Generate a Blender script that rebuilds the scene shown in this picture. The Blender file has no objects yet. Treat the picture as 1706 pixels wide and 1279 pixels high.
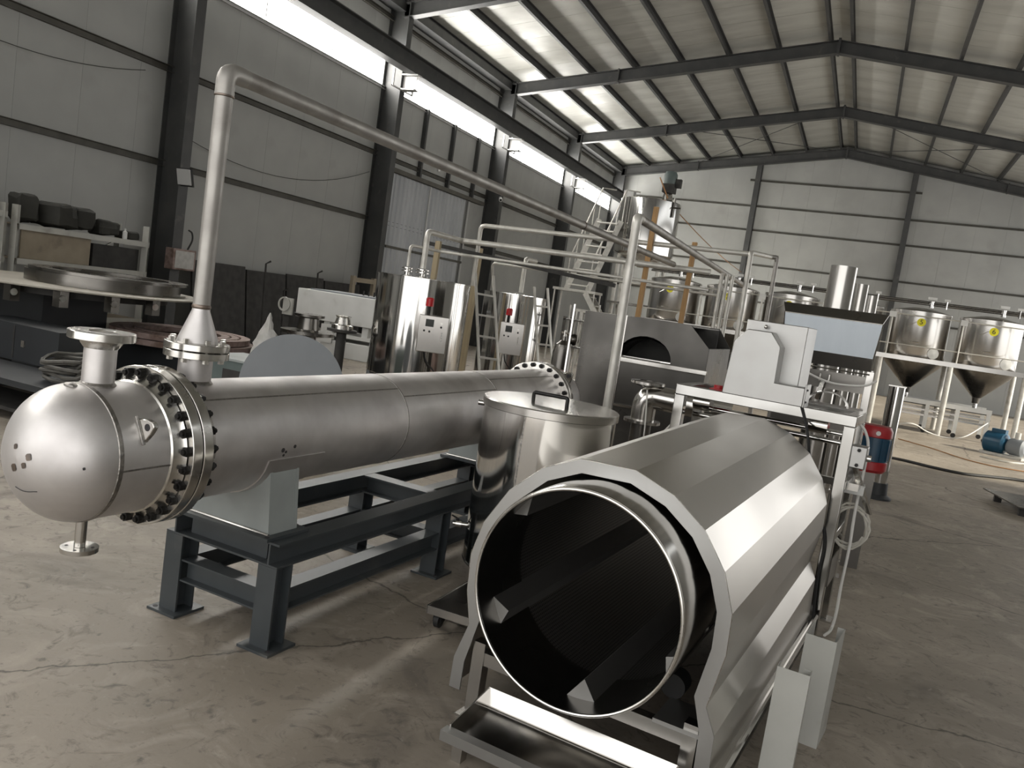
import bpy, math, random
from mathutils import Vector, Matrix, noise
from math import sin, cos, pi, radians, tan, atan2, hypot
random.seed(7)
SC = bpy.context.scene
COL = SC.collection

# ------------------------------------------------------------------ camera
YAW, PITCH, ROLL, FPX = radians(-22.529), radians(-5.930), radians(8.456), 1361.2
fwd = Vector((sin(YAW)*cos(PITCH), cos(YAW)*cos(PITCH), sin(PITCH)))
rgt = Vector((cos(YAW), -sin(YAW), 0)); upv = rgt.cross(fwd)
r2 = rgt*cos(ROLL) + upv*sin(ROLL); u2 = -rgt*sin(ROLL) + upv*cos(ROLL)
cam = bpy.data.cameras.new('camera'); camo = bpy.data.objects.new('camera', cam); COL.objects.link(camo)
cam.sensor_width = 36.0; cam.lens = FPX/1706*36.0; cam.clip_end = 200; cam.clip_start = 0.05
m = Matrix((r2, u2, -fwd)).transposed().to_4x4(); m.translation = (0, 0, 1.6)
camo.matrix_world = m
SC.camera = camo

# ------------------------------------------------------------------ light
SC.view_settings.view_transform = 'Standard'; SC.view_settings.look = 'None'
SC.view_settings.gamma = 1.0; SC.view_settings.use_curve_mapping = False
SC.view_settings.exposure = 0.12
SC.cycles.max_bounces = 8; SC.cycles.diffuse_bounces = 5; SC.cycles.glossy_bounces = 5; SC.cycles.transmission_bounces = 2
W = bpy.data.worlds.new('sky'); SC.world = W; W.use_nodes = True
bg = W.node_tree.nodes['Background']; bg.inputs[0].default_value = (1.0, 0.985, 0.96, 1); bg.inputs[1].default_value = 2.0
GLAZE = 22.0      # brightness of the daylight behind the translucent window strips
def portal(name, loc, rot, sx, sy):
    l = bpy.data.lights.new(name, 'AREA'); l.shape = 'RECTANGLE'; l.size = sx; l.size_y = sy
    l.cycles.is_portal = True
    o = bpy.data.objects.new(name, l); COL.objects.link(o); o.location = loc; o.rotation_euler = rot
portal('portal_entrance', (-1.8, -3.38, 3.2), (radians(90), 0, pi), 15.0, 6.4)
portal('portal_side', (7.28, 23.0, 2.8), (radians(90), 0, radians(90)), 20.0, 5.6)
sun = bpy.data.lights.new('sun', 'SUN'); sun.energy = 5.0; sun.angle = radians(6); sun.color = (1, .93, .78)
suno = bpy.data.objects.new('sun', sun); COL.objects.link(suno)
suno.rotation_euler = Vector((-1, 0.12, -0.62)).to_track_quat('-Z', 'Y').to_euler()

# ------------------------------------------------------------------ materials
def mat(name, c1, c2=None, rough=.5, metal=0., scale=6., rvar=0., bump=0., stretch=(1, 1, 1), detail=5., dirt=None, dscale=2., dpos=(.55, .75), spec=.5, emit=None, coat=0.):
    M = bpy.data.materials.new(name); M.use_nodes = True
    N = M.node_tree.nodes; L = M.node_tree.links; P = N['Principled BSDF']
    P.inputs['Roughness'].default_value = rough; P.inputs['Metallic'].default_value = metal
    P.inputs['Base Color'].default_value = (*c1, 1); P.inputs['Specular IOR Level'].default_value = spec
    if coat: P.inputs['Coat Weight'].default_value = coat
    if emit:
        P.inputs['Emission Color'].default_value = (*emit[0], 1); P.inputs['Emission Strength'].default_value = emit[1]
    tc = N.new('ShaderNodeTexCoord'); mp = N.new('ShaderNodeMapping'); L.new(tc.outputs['Object'], mp.inputs[0])
    mp.inputs['Scale'].default_value = stretch
    nz = N.new('ShaderNodeTexNoise'); nz.inputs['Scale'].default_value = scale; nz.inputs['Detail'].default_value = detail
    L.new(mp.outputs[0], nz.inputs[0])
    col = None
    if c2:
        mx = N.new('ShaderNodeMix'); mx.data_type = 'RGBA'; mx.inputs[6].default_value = (*c1, 1); mx.inputs[7].default_value = (*c2, 1)
        rp = N.new('ShaderNodeValToRGB'); rp.color_ramp.elements[0].position = .35; rp.color_ramp.elements[1].position = .65
        L.new(nz.outputs[0], rp.inputs[0]); L.new(rp.outputs[0], mx.inputs[0]); col = mx.outputs[2]
    if dirt:
        n2 = N.new('ShaderNodeTexNoise'); n2.inputs['Scale'].default_value = dscale; n2.inputs['Detail'].default_value = 8; L.new(tc.outputs['Object'], n2.inputs[0])
        r2_ = N.new('ShaderNodeValToRGB'); r2_.color_ramp.elements[0].position = dpos[0]; r2_.color_ramp.elements[1].position = dpos[1]; L.new(n2.outputs[0], r2_.inputs[0])
        m2 = N.new('ShaderNodeMix'); m2.data_type = 'RGBA'; L.new(r2_.outputs[0], m2.inputs[0])
        if col: L.new(col, m2.inputs[6])
        else: m2.inputs[6].default_value = (*c1, 1)
        m2.inputs[7].default_value = (*dirt, 1); col = m2.outputs[2]
    if col: L.new(col, P.inputs['Base Color'])
    if rvar:
        mr = N.new('ShaderNodeMapRange'); mr.inputs[1].default_value = .3; mr.inputs[2].default_value = .7
        mr.inputs[3].default_value = max(.02, rough-rvar); mr.inputs[4].default_value = rough+rvar
        L.new(nz.outputs[0], mr.inputs[0]); L.new(mr.outputs[0], P.inputs['Roughness'])
    if bump:
        bp = N.new('ShaderNodeBump'); bp.inputs['Strength'].default_value = bump; bp.inputs['Distance'].default_value = .01
        L.new(nz.outputs[0], bp.inputs['Height']); L.new(bp.outputs[0], P.inputs['Normal'])
    return M

def floor_mat():
    M = bpy.data.materials.new('concrete'); M.use_nodes = True
    N = M.node_tree.nodes; L = M.node_tree.links; P = N['Principled BSDF']
    tc = N.new('ShaderNodeTexCoord')
    def nz(scale, detail=6, dist=0., rough=.55):
        n = N.new('ShaderNodeTexNoise'); n.inputs['Scale'].default_value = scale; n.inputs['Detail'].default_value = detail
        n.inputs['Distortion'].default_value = dist; n.inputs['Roughness'].default_value = rough; L.new(tc.outputs['Object'], n.inputs[0]); return n
    def ramp(src, a, b, ca=(0, 0, 0, 1), cb=(1, 1, 1, 1)):
        r = N.new('ShaderNodeValToRGB'); r.color_ramp.elements[0].position = a; r.color_ramp.elements[1].position = b
        r.color_ramp.elements[0].color = ca; r.color_ramp.elements[1].color = cb; L.new(src, r.inputs[0]); return r.outputs[0]
    def mix(f, a, b):
        x = N.new('ShaderNodeMix'); x.data_type = 'RGBA'; L.new(f, x.inputs[0])
        for s, k in ((a, 6), (b, 7)):
            if isinstance(s, tuple): x.inputs[k].default_value = (*s, 1)
            else: L.new(s, x.inputs[k])
        return x.outputs[2]
    big = nz(.55, 7, .6)
    c = mix(ramp(big.outputs[0], .36, .66), (.225, .195, .158), (.325, .283, .234))
    c = mix(ramp(nz(2.3, 9, 1.2, .65).outputs[0], .5, .72), c, (.40, .352, .296))
    c = mix(ramp(nz(1.3, 8, .9).outputs[0], .58, .75), c, (.105, .092, .08))
    c = mix(ramp(nz(6.5, 9, 2.2, .7).outputs[0], .54, .70), c, (.125, .11, .095))
    c = mix(ramp(nz(4.2, 9, 3.0, .7).outputs[0], .60, .74), c, (.385, .34, .288))
    c = mix(ramp(nz(26, 4).outputs[0], .62, .75), c, (.14, .122, .105))
    vo = N.new('ShaderNodeTexVoronoi'); vo.feature = 'DISTANCE_TO_EDGE'; vo.inputs['Scale'].default_value = .42
    wz = nz(3.5, 5); va = N.new('ShaderNodeVectorMath'); va.operation = 'MULTIPLY_ADD'
    L.new(wz.outputs['Color'], va.inputs[0]); va.inputs[1].default_value = (.22, .22, 0); L.new(tc.outputs['Object'], va.inputs[2]); L.new(va.outputs[0], vo.inputs['Vector'])
    crack = ramp(vo.outputs['Distance'], .0008, .0022, (1, 1, 1, 1), (0, 0, 0, 1))
    c = mix(crack, c, (.07, .06, .05))
    L.new(c, P.inputs['Base Color'])
    rr = N.new('ShaderNodeMapRange'); rr.inputs[3].default_value = .42; rr.inputs[4].default_value = .72; L.new(big.outputs[0], rr.inputs[0]); L.new(rr.outputs[0], P.inputs['Roughness'])
    bp = N.new('ShaderNodeBump'); bp.inputs['Strength'].default_value = .25; bp.inputs['Distance'].default_value = .01
    L.new(nz(14, 8).outputs[0], bp.inputs['Height']); L.new(bp.outputs[0], P.inputs['Normal'])
    return M

def perf_mat():
    M = mat('perforated_steel', (.42, .40, .37), rough=.35, metal=1)
    N = M.node_tree.nodes; L = M.node_tree.links; P = N['Principled BSDF']
    tc = N.new('ShaderNodeTexCoord'); sx = N.new('ShaderNodeSeparateXYZ'); L.new(tc.outputs['UV'], sx.inputs[0])
    def mth(op, a, b=None):
        x = N.new('ShaderNodeMath'); x.operation = op
        for s, k in ((a, 0), (b, 1)):
            if s is None: continue
            if isinstance(s, (int, float)): x.inputs[k].default_value = s
            else: L.new(s, x.inputs[k])
        return x.outputs[0]
    u = mth('SUBTRACT', mth('FRACT', sx.outputs[0]), .5); v = mth('SUBTRACT', mth('FRACT', sx.outputs[1]), .5)
    d = mth('ADD', mth('MULTIPLY', u, u), mth('MULTIPLY', v, v)); h = mth('LESS_THAN', d, .075)
    mx = N.new('ShaderNodeMix'); mx.data_type = 'RGBA'; L.new(h, mx.inputs[0]); mx.inputs[6].default_value = (.34, .325, .31, 1); mx.inputs[7].default_value = (.012, .012, .012, 1)
    L.new(mx.outputs[2], P.inputs['Base Color']); L.new(mth('SUBTRACT', 1., h), P.inputs['Metallic'])
    return M

MT = dict(
    floor=floor_mat(), perf=perf_mat(),
    wall=mat('wall_panel', (.33, .332, .315), (.295, .297, .283), rough=.5, scale=1.1, dirt=(.25, .247, .232), dscale=.9, dpos=(.6, .85)),
    core=mat('panel_joint', (.2, .2, .195), rough=.8),
    roof=mat('roof_panel', (.46, .46, .42), (.39, .385, .355), rough=.40, scale=.8, stretch=(1, 3, 1), rvar=.1, dirt=(.29, .28, .255), dscale=.6, dpos=(.55, .8), bump=.08),
    beam=mat('painted_steel', (.036, .037, .037), (.05, .05, .048), rough=.5, scale=3, dirt=(.10, .095, .085), dscale=5, dpos=(.62, .85)),
    girt=mat('girt_paint', (.060, .056, .045), (.085, .08, .066), rough=.6, scale=4),
    corr=mat('corrugated_sheet', (.42, .43, .44), (.34, .35, .36), rough=.4, metal=.4, scale=2, stretch=(1, 1, .3)),
    glaze2=mat('window_shade_side', (.9, .9, .9), rough=.4, emit=((.95, .98, 1), 1.0)),
    glaze=mat('window_daylight', (.9, .9, .9), rough=.4, emit=((1, .975, .925), GLAZE)),
    frame=mat('window_frame', (.45, .45, .44), rough=.5),
    ss=mat('stainless_bright', (.60, .585, .56), (.55, .535, .51), rough=.17, metal=1, scale=8, stretch=(1, 1, .05), rvar=.02, detail=2),
    ssm=mat('stainless_mirror', (.66, .65, .63), (.60, .59, .57), rough=.10, metal=1, scale=6, stretch=(1, 1, .06), rvar=.012, detail=2),
    ssx=mat('stainless_pickled', (.70, .68, .67), (.61, .59, .58), rough=.52, metal=1, scale=4.5, rvar=.08, dirt=(.47, .445, .44), dscale=3.0, dpos=(.50, .78), bump=.03),
    ssb=mat('stainless_satin', (.55, .535, .51), (.515, .50, .475), rough=.235, metal=1, scale=1.6, rvar=.025, detail=2),
    hood=mat('stainless_hood', (.64, .62, .585), (.59, .57, .54), rough=.33, metal=1, scale=1.4, rvar=.03, detail=2),
    tubess=mat('polished_tube', (.44, .435, .42), (.40, .395, .38), rough=.15, metal=1, scale=5, rvar=.03, detail=2),
    ssk=mat('stainless_dark_reflect', (.105, .10, .093), (.07, .067, .062), rough=.3, metal=.9, scale=2.2, rvar=.06, detail=3),  # roaster steel, its dark reflections put into the base colour
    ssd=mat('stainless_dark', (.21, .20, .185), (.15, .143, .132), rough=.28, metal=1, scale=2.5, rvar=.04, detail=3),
    ssp=mat('stainless_plate', (.40, .40, .39), (.385, .38, .37), rough=.42, metal=1, scale=8, rvar=.01),
    flange=mat('machined_flange', (.66, .645, .61), (.60, .585, .555), rough=.22, metal=1, scale=14, rvar=.08),
    weld=mat('weld_bead', (.36, .34, .315), (.25, .24, .23), rough=.38, metal=1, scale=60, bump=.5),
    burn=mat('heat_tint', (.25, .20, .165), (.16, .145, .135), rough=.42, metal=1, scale=20),
    galv=mat('galvanised_pipe', (.62, .605, .56), (.53, .515, .475), rough=.45, metal=.45, scale=9, rvar=.08, dirt=(.38, .36, .32), dscale=5, dpos=(.58, .8)),
    pipe=mat('steel_pipe_dull', (.40, .385, .36), (.33, .315, .295), rough=.48, metal=.7, scale=7, rvar=.06, dirt=(.22, .2, .18), dscale=4),
    stand=mat('stand_paint', (.047, .054, .058), (.036, .042, .046), rough=.38, scale=5, dirt=(.12, .115, .105), dscale=4, dpos=(.6, .85)),
    saddle=mat('saddle_primer', (.30, .325, .315), (.25, .27, .265), rough=.45, scale=4),
    black=mat('black_bolt', (.012, .012, .012), (.02, .019, .018), rough=.4, metal=.6, scale=30),
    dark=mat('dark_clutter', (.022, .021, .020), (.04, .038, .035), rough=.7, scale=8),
    mark=mat('ink_mark', (.03, .028, .03), rough=.7),
    rubber=mat('rubber', (.014, .014, .014), rough=.6),
    red=mat('red_plastic', (.45, .012, .018), rough=.35), redp=mat('red_paint', (.36, .015, .02), (.30, .012, .016), rough=.38, scale=8),
    blue=mat('blue_paint', (.012, .055, .10), (.01, .04, .075), rough=.4, scale=7),
    bluel=mat('blue_motor_paint', (.012, .075, .14), (.01, .06, .11), rough=.35, scale=7),
    screen=mat('display_glass', (.012, .018, .014), rough=.15),
    film=mat('sky_reflect_panel', (.74, .81, .88), (.70, .77, .84), rough=.4, scale=5, stretch=(3, 1, .5)),  # hopper front: sky reflection painted in as bluish white
    white=mat('white_paint', (.66, .66, .64), (.58, .58, .56), rough=.45, scale=3, dirt=(.42, .41, .38), dscale=3, dpos=(.6, .8)),
    cream=mat('cream_steel', (.42, .415, .38), (.37, .365, .335), rough=.45, scale=3, dirt=(.28, .27, .24), dscale=4),
    sheet=mat('coated_sheet', (.43, .43, .40), (.38, .38, .355), rough=.5, scale=4, dirt=(.30, .29, .26), dscale=6),
    greyp=mat('grey_paint', (.20, .215, .23), (.18, .195, .21), rough=.55, scale=3),
    greenp=mat('green_grey_paint', (.115, .145, .14), (.09, .115, .11), rough=.5, scale=3),
    navy=mat('slate_paint', (.019, .021, .024), (.027, .03, .033), rough=.55, scale=2),
    ply=mat('plywood', (.30, .255, .19), (.25, .21, .155), rough=.7, scale=5, dirt=(.15, .12, .09), dscale=3, dpos=(.62, .78)),
    wood=mat('timber', (.42, .25, .10), (.32, .185, .075), rough=.65, scale=12, stretch=(4, 4, .4)),
    woodp=mat('pale_timber', (.40, .33, .21), (.33, .265, .165), rough=.65, scale=12, stretch=(4, 4, .4)),
    disc=mat('primed_disc', (.36, .335, .285), (.31, .285, .24), rough=.6, scale=4),
    rust=mat('rusty_ring', (.21, .145, .125), (.31, .235, .215), rough=.65, metal=.2, scale=7, dirt=(.12, .075, .055), dscale=9, dpos=(.5, .7)),
    bag=mat('dark_bag', (.024, .024, .020), (.034, .033, .028), rough=.8, scale=7, bump=.4),
    plastic=mat('clear_film', (.45, .44, .42), (.36, .35, .33), rough=.35, scale=12, bump=.6),
    cable=mat('white_cable', (.62, .61, .58), rough=.45), hose=mat('pale_hose', (.45, .43, .38), rough=.35),
    yellow=mat('yellow_sticker', (.72, .66, .02), rough=.5), ink=mat('sticker_ink', (.05, .05, .02), rough=.6),
    orange=mat('orange_cable', (.33, .16, .06), rough=.6), tan=mat('tan_skirt', (.48, .40, .27), (.42, .35, .235), rough=.3, metal=.7, scale=6),
    hosed=mat('dusty_hose', (.075, .072, .064), (.11, .105, .093), rough=.6, scale=9),
)

# ------------------------------------------------------------------ mesh helpers
V = Vector
def frame(p, q, up=(0, 0, 1)):
    d = (V(q)-V(p)); L = d.length; d = d/L if L else V((0, 0, 1)); u = V(up)
    if abs(d.dot(u)) > .98: u = V((0, 1, 0))
    s = d.cross(u).normalized(); u = s.cross(d).normalized()
    return d, s, u, L

class MB:
    def __init__(self): self.v = []; self.f = []; self.uv = None
    def add(self, vs, fs):
        b = len(self.v); self.v += [tuple(x) for x in vs]; self.f += [tuple(i+b for i in f) for f in fs]; return self
    def box(self, x0, x1, y0, y1, z0, z1):
        return self.add([(x0, y0, z0), (x1, y0, z0), (x1, y1, z0), (x0, y1, z0), (x0, y0, z1), (x1, y0, z1), (x1, y1, z1), (x0, y1, z1)],
                        [(3, 2, 1, 0), (4, 5, 6, 7), (0, 1, 5, 4), (1, 2, 6, 5), (2, 3, 7, 6), (3, 0, 4, 7)])
    def bar(self, p, q, w, h, up=(0, 0, 1)):
        d, s, u, L = frame(p, q, up); p = V(p); q = V(q); vs = []
        for c in (p, q):
            for a, b in ((-1, -1), (1, -1), (1, 1), (-1, 1)): vs.append(c+s*a*w/2+u*b*h/2)
        return self.add(vs, [(3, 2, 1, 0), (4, 5, 6, 7), (0, 1, 5, 4), (1, 2, 6, 5), (2, 3, 7, 6), (3, 0, 4, 7)])
    def extrude(self, prof, p, q, up=(0, 0, 1)):
        # prof: 2D polygon (side, up); swept straight from p to q
        d, s, u, L = frame(p, q, up); n = len(prof); vs = []
        for c in (V(p), V(q)): vs += [c+s*a+u*b for a, b in prof]
        return self.add(vs, [tuple(range(n-1, -1, -1)), tuple(range(n, 2*n))]+[(i, (i+1) % n, n+(i+1) % n, n+i) for i in range(n)])
    def ibeam(self, p, q, h, b, tf=.02, tw=.014, up=(0, 0, 1)):
        H = h/2; B = b/2; T = tw/2
        return self.extrude([(-B, -H), (B, -H), (B, -H+tf), (T, -H+tf), (T, H-tf), (B, H-tf), (B, H), (-B, H), (-B, H-tf), (-T, H-tf), (-T, -H+tf), (-B, -H+tf)], p, q, up)
    def channel(self, p, q, h, b, t=.01, up=(0, 0, 1), flip=1):
        H = h/2; pr = [(0, -H), (b, -H), (b, -H+t), (t, -H+t), (t, H-t), (b, H-t), (b, H), (0, H)]
        if flip < 0: pr = [(-a, c) for a, c in reversed(pr)]
        return self.extrude(pr, p, q, up)
    def cyl(self, p, q, r, r2=None, n=24, caps=True):
        d, s, u, L = frame(p, q); r2 = r if r2 is None else r2; vs = []
        for c, R in ((V(p), r), (V(q), r2)):
            vs += [c+(s*cos(2*pi*i/n)+u*sin(2*pi*i/n))*R for i in range(n)]
        fs = [((i+1) % n, i, n+i, n+(i+1) % n) for i in range(n)]
        if caps: fs += [tuple(range(n)), tuple(range(2*n-1, n-1, -1))]
        return self.add(vs, [f[::-1] for f in fs])
    def lathe(self, prof, n=48, origin=(0, 0, 0), axis=(0, 0, 1), closed=False):
        # prof: (radius, along axis)
        o = V(origin); d = V(axis).normalized(); up = V((0, 0, 1)) if abs(d.z) < .9 else V((0, 1, 0))
        s = d.cross(up).normalized(); u = s.cross(d).normalized(); m = len(prof); vs = []
        for i in range(n):
            a = 2*pi*i/n; e = s*cos(a)+u*sin(a)
            vs += [o+e*max(r, 1e-4)+d*z for r, z in prof]
        k = m if closed else m-1
        fs = [(i*m+j, i*m+(j+1) % m, ((i+1) % n)*m+(j+1) % m, ((i+1) % n)*m+j) for i in range(n) for j in range(k)]
        return self.add(vs, fs)
    def ring(self, p, q, ro, ri, n=40):
        d, s, u, L = frame(p, q)
        return self.lathe([(ri, 0), (ro, 0), (ro, L), (ri, L)], n, p, d, True)
    def tube(self, path, r, n=10, caps=True):
        P = [V(p) for p in path]; k = len(P)
        T = [(P[min(i+1, k-1)]-P[max(i-1, 0)]).normalized() for i in range(k)]
        nrm = T[0].orthogonal().normalized(); vs = []
        for i in range(k):
            nrm = (nrm-T[i]*nrm.dot(T[i])).normalized(); b = T[i].cross(nrm)
            vs += [P[i]+(nrm*cos(2*pi*j/n)+b*sin(2*pi*j/n))*r for j in range(n)]
        fs = [(i*n+j, i*n+(j+1) % n, (i+1)*n+(j+1) % n, (i+1)*n+j) for i in range(k-1) for j in range(n)]
        if caps: fs += [tuple(range(n-1, -1, -1)), tuple(range((k-1)*n, k*n))]
        return self.add(vs, fs)
    def prism(self, poly, a, b, hole=None):
        # poly in (x,z), extruded y=a..b ; hole: matching ring polygon with the same vertex count
        n = len(poly)
        if hole is None:
            vs = [(x, a, z) for x, z in poly]+[(x, b, z) for x, z in poly]
            return self.add(vs, [tuple(range(n)), tuple(range(2*n-1, n-1, -1))]+[((i+1) % n, i, n+i, n+(i+1) % n) for i in range(n)])
        vs = [(x, a, z) for x, z in poly]+[(x, a, z) for x, z in hole]+[(x, b, z) for x, z in poly]+[(x, b, z) for x, z in hole]
        fs = []
        for i in range(n):
            j = (i+1) % n
            fs += [(i, j, n+j, n+i), (2*n+j, 2*n+i, 3*n+i, 3*n+j), (j, i, 2*n+i, 2*n+j), (n+i, n+j, 3*n+j, 3*n+i)]
        return self.add(vs, fs)
    def strip(self, poly, a, b, hole):
        # open band between two polylines (x,z), y=a..b
        n = len(poly); vs = [(x, a, z) for x, z in poly]+[(x, a, z) for x, z in hole]+[(x, b, z) for x, z in poly]+[(x, b, z) for x, z in hole]; fs = []
        for i in range(n-1):
            j = i+1; fs += [(i, j, n+j, n+i), (2*n+j, 2*n+i, 3*n+i, 3*n+j), (j, i, 2*n+i, 2*n+j), (n+i, n+j, 3*n+j, 3*n+i)]
        for i in (0, n-1): fs.append((i, n+i, 3*n+i, 2*n+i))
        return self.add(vs, fs)
    def sph(self, c, r, n=16, m=10, sc=(1, 1, 1)):
        prof = [(r*sin(pi*i/m), -r*cos(pi*i/m)) for i in range(m+1)]; b = len(self.v); self.lathe(prof, n)
        for i in range(b, len(self.v)):
            x = self.v[i]; self.v[i] = (c[0]+x[0]*sc[0], c[1]+x[1]*sc[1], c[2]+x[2]*sc[2])
        return self
    def xf(self, fn): self.v = [tuple(fn(V(x))) for x in self.v]; return self
    def build(self, name, material, parent=None, angle=32, label=None, bevel=0):
        me = bpy.data.meshes.new(name); me.from_pydata(self.v, [], self.f); me.validate(); me.update()
        for p in me.polygons: p.use_smooth = True
        me.set_sharp_from_angle(angle=radians(angle))
        if self.uv:
            l = me.uv_layers.new(name='UVMap')
            for lp in me.loops: l.data[lp.index].uv = self.uv[lp.vertex_index]
        me.materials.append(MT[material])
        o = bpy.data.objects.new(name, me); COL.objects.link(o); o.parent = parent
        if bevel:
            bm = o.modifiers.new('bevel', 'BEVEL'); bm.width = bevel; bm.segments = 2; bm.limit_method = 'ANGLE'; bm.angle_limit = radians(40)
        if label: o['label'] = label
        return o

def fillet(path, r, n=6):
    P = [V(p) for p in path]; out = [P[0]]
    for i in range(1, len(P)-1):
        a = (P[i-1]-P[i]); b = (P[i+1]-P[i]); k = min(r, a.length*.48, b.length*.48); A = P[i]+a.normalized()*k; B = P[i]+b.normalized()*k
        for j in range(n+1):
            t = j/n; out.append(A*(1-t)**2+P[i]*2*t*(1-t)+B*t*t)
    out.append(P[-1]); return out
def sag(p, q, d, n=14):
    p = V(p); q = V(q); return [p.lerp(q, i/n)-V((0, 0, d*4*(i/n)*(1-i/n))) for i in range(n+1)]
def spline(pts, n=8):
    P = [V(p) for p in pts]; P = [P[0]*2-P[1]]+P+[P[-1]*2-P[-2]]; out = []
    for i in range(1, len(P)-2):
        for j in range(n):
            t = j/n; a, b, c, d = P[i-1:i+3]
            out.append(.5*((2*b)+(c-a)*t+(2*a-5*b+4*c-d)*t*t+(3*b-a-3*c+d)*t**3))
    out.append(P[-2]); return out
def tag(o, label, cat, group=None):
    o['label'] = label; o['category'] = cat
    if group: o['group'] = group
    return o
def thing(name, label, cat, loc=(0, 0, 0), rz=0., group=None):
    o = bpy.data.objects.new(name, None); COL.objects.link(o); o.location = loc; o.rotation_euler = (0, 0, rz); o.empty_display_size = .1
    return tag(o, label, cat, group)
def dup(o, parent, loc=None, rot=None, mat_=None):
    c = o.copy(); COL.objects.link(c); c.parent = parent
    if loc is not None: c.location = loc
    if rot is not None: c.rotation_euler = rot
    return c
def struct(o): o['kind'] = 'structure'; return o

# ================================================================== THE HALL
XW, XR, YB, YG = -10.95, 7.30, -3.4, 34.6
RX, SL = -1.83, .1565
FR = [-1.9, 4.15, 10.2, 16.25, 22.3, 28.35, 34.3]
def zraf(x): return 8.8-SL*abs(x-RX)          # underside of the rafters
def zdeck(x): return zraf(x)+.51
struct(MB().box(XW-.3, XR+.3, YB-.5, YG+.3, -.2, 0).build('floor', 'floor'))
# ---- left wall
wl = struct(MB().box(XW-.12, XW-.06, YB, YG, 0, 5.93).box(XW-.12, XW-.06, YB, YG, 6.85, 8.0).build('wall_left', 'core'))
pl = MB().box(-.06, 0, .0015, .9985, 0, 5.93).build('wall_panel', 'wall', wl); pl.location = (XW, 34.0-35, 0)
pu = MB().box(-.06, 0, .0015, .9985, 0, 1.12).build('upper_panel', 'wall', wl); pu.location = (XW, -1.0, 6.86)
for i in range(37):
    y = 33.6-i
    dup(pl, wl, (XW, y, 0)); dup(pu, wl, (XW, y, 6.86))
for z in (2.94, 4.43, 7.42):
    MB().channel((XW+.0, 0.5, z), (XW+.0, YG-.1, z), .10, .07, .008).build('girt', 'girt', wl)
MB().channel((XW, 0.5, 5.89), (XW, YG-.1, 5.89), .07, .06, .008).build('window_rail', 'frame', wl)
MB().box(XW-.06, XW-.03, YB, FR[0]+.02, 5.99, 6.87).build('wall_fill', 'wall', wl)
for y in FR:
    MB().ibeam((XW+.25, y, 0), (XW+.25, y, zraf(XW+.4)+.4), .5, .20, .018, .012, (1, 0, 0)).build('column', 'beam', wl)
for i, y in enumerate(FR[:-1]):   # glazed strips between the columns
    w = struct(MB().box(XW-.05, XW-.03, y+.02, y+6.03, 5.93, 6.86).build('window_%d' % (i+1), 'glaze'))
    MB().box(XW-.03, XW+.0, y+.0, y+6.05, 6.84, 6.90).build('window_head', 'frame', w)
    for k in (1, 2): MB().box(XW-.03, XW-.005, y+2.02*k-.015, y+2.02*k+.015, 6.0, 6.86).build('mullion', 'frame', w)
# sliding door of ribbed sheet between the third and fourth frames
d1 = struct(MB().box(XW+.03, XW+.05, 17.0, 21.1, 0, 4.15).build('door_1', 'core'))
def ribs(y0, y1, z0, z1, x):
    m = MB(); n = int((y1-y0)/.2); pts = []
    for i in range(n):
        y = y0+i*.2
        pts += [(x, y), (x, y+.10), (x+.035, y+.125), (x+.035, y+.175)]
    pts.append((x, y0+n*.2)); k = len(pts)
    m.add([(a, b, z0) for a, b in pts]+[(a, b, z1) for a, b in pts], [(i, i+1, k+i+1, k+i) for i in range(k-1)]); return m
for y0, y1 in ((17.0, 18.8), (18.85, 21.05)):
    lf = ribs(y0, y1, .05, 4.12, XW+.06).build('door_leaf', 'corr', d1, angle=15)
    MB().box(XW+.09, XW+.12, y0, y1, 2.36, 2.42).build('leaf_rail', 'girt', d1)
    MB().box(XW+.09, XW+.12, y1-.05, y1, .05, 4.12).build('leaf_edge', 'frame', d1)
MB().box(XW+.02, XW+.16, 16.4, 21.9, 4.14, 4.24).build('door_track', 'girt', d1)
for y in (18.2, 19.7, 21.2): MB().box(XW+.01, XW+.11, y-.04, y+.04, 4.2, 5.93).build('door_stud', 'beam', d1)
# crane runway along the left columns
cb = thing('crane_runway_beam', 'dark steel crane runway beam along the left wall under the bright windows', 'beam', (-10.2, 20, 6.20))
MB().ibeam((0, -18, .205), (0, 14.2, .205), .41, .26, .022, .016).build('beam', 'beam', cb)
for y in FR[1:-1]:
    b = MB().box(-.26, .16, y-20-.1, y-20+.1, -.03, 0).box(-.26, .10, y-20-.012, y-20+.012, -.32, -.03).box(-.26, .10, y-20-.1, y-20+.1, -.35, -.32).build('bracket', 'frame', cb)
    for s in (-.42, .42): MB().box(-.27, -.23, y-20+s-.02, y-20+s+.02, -.36, .02).build('bracket_strap', 'frame', cb)
    MB().box(-.27, -.24, y-20-.44, y-20+.44, -.36, -.33).build('bracket_tie', 'frame', cb)
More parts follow.
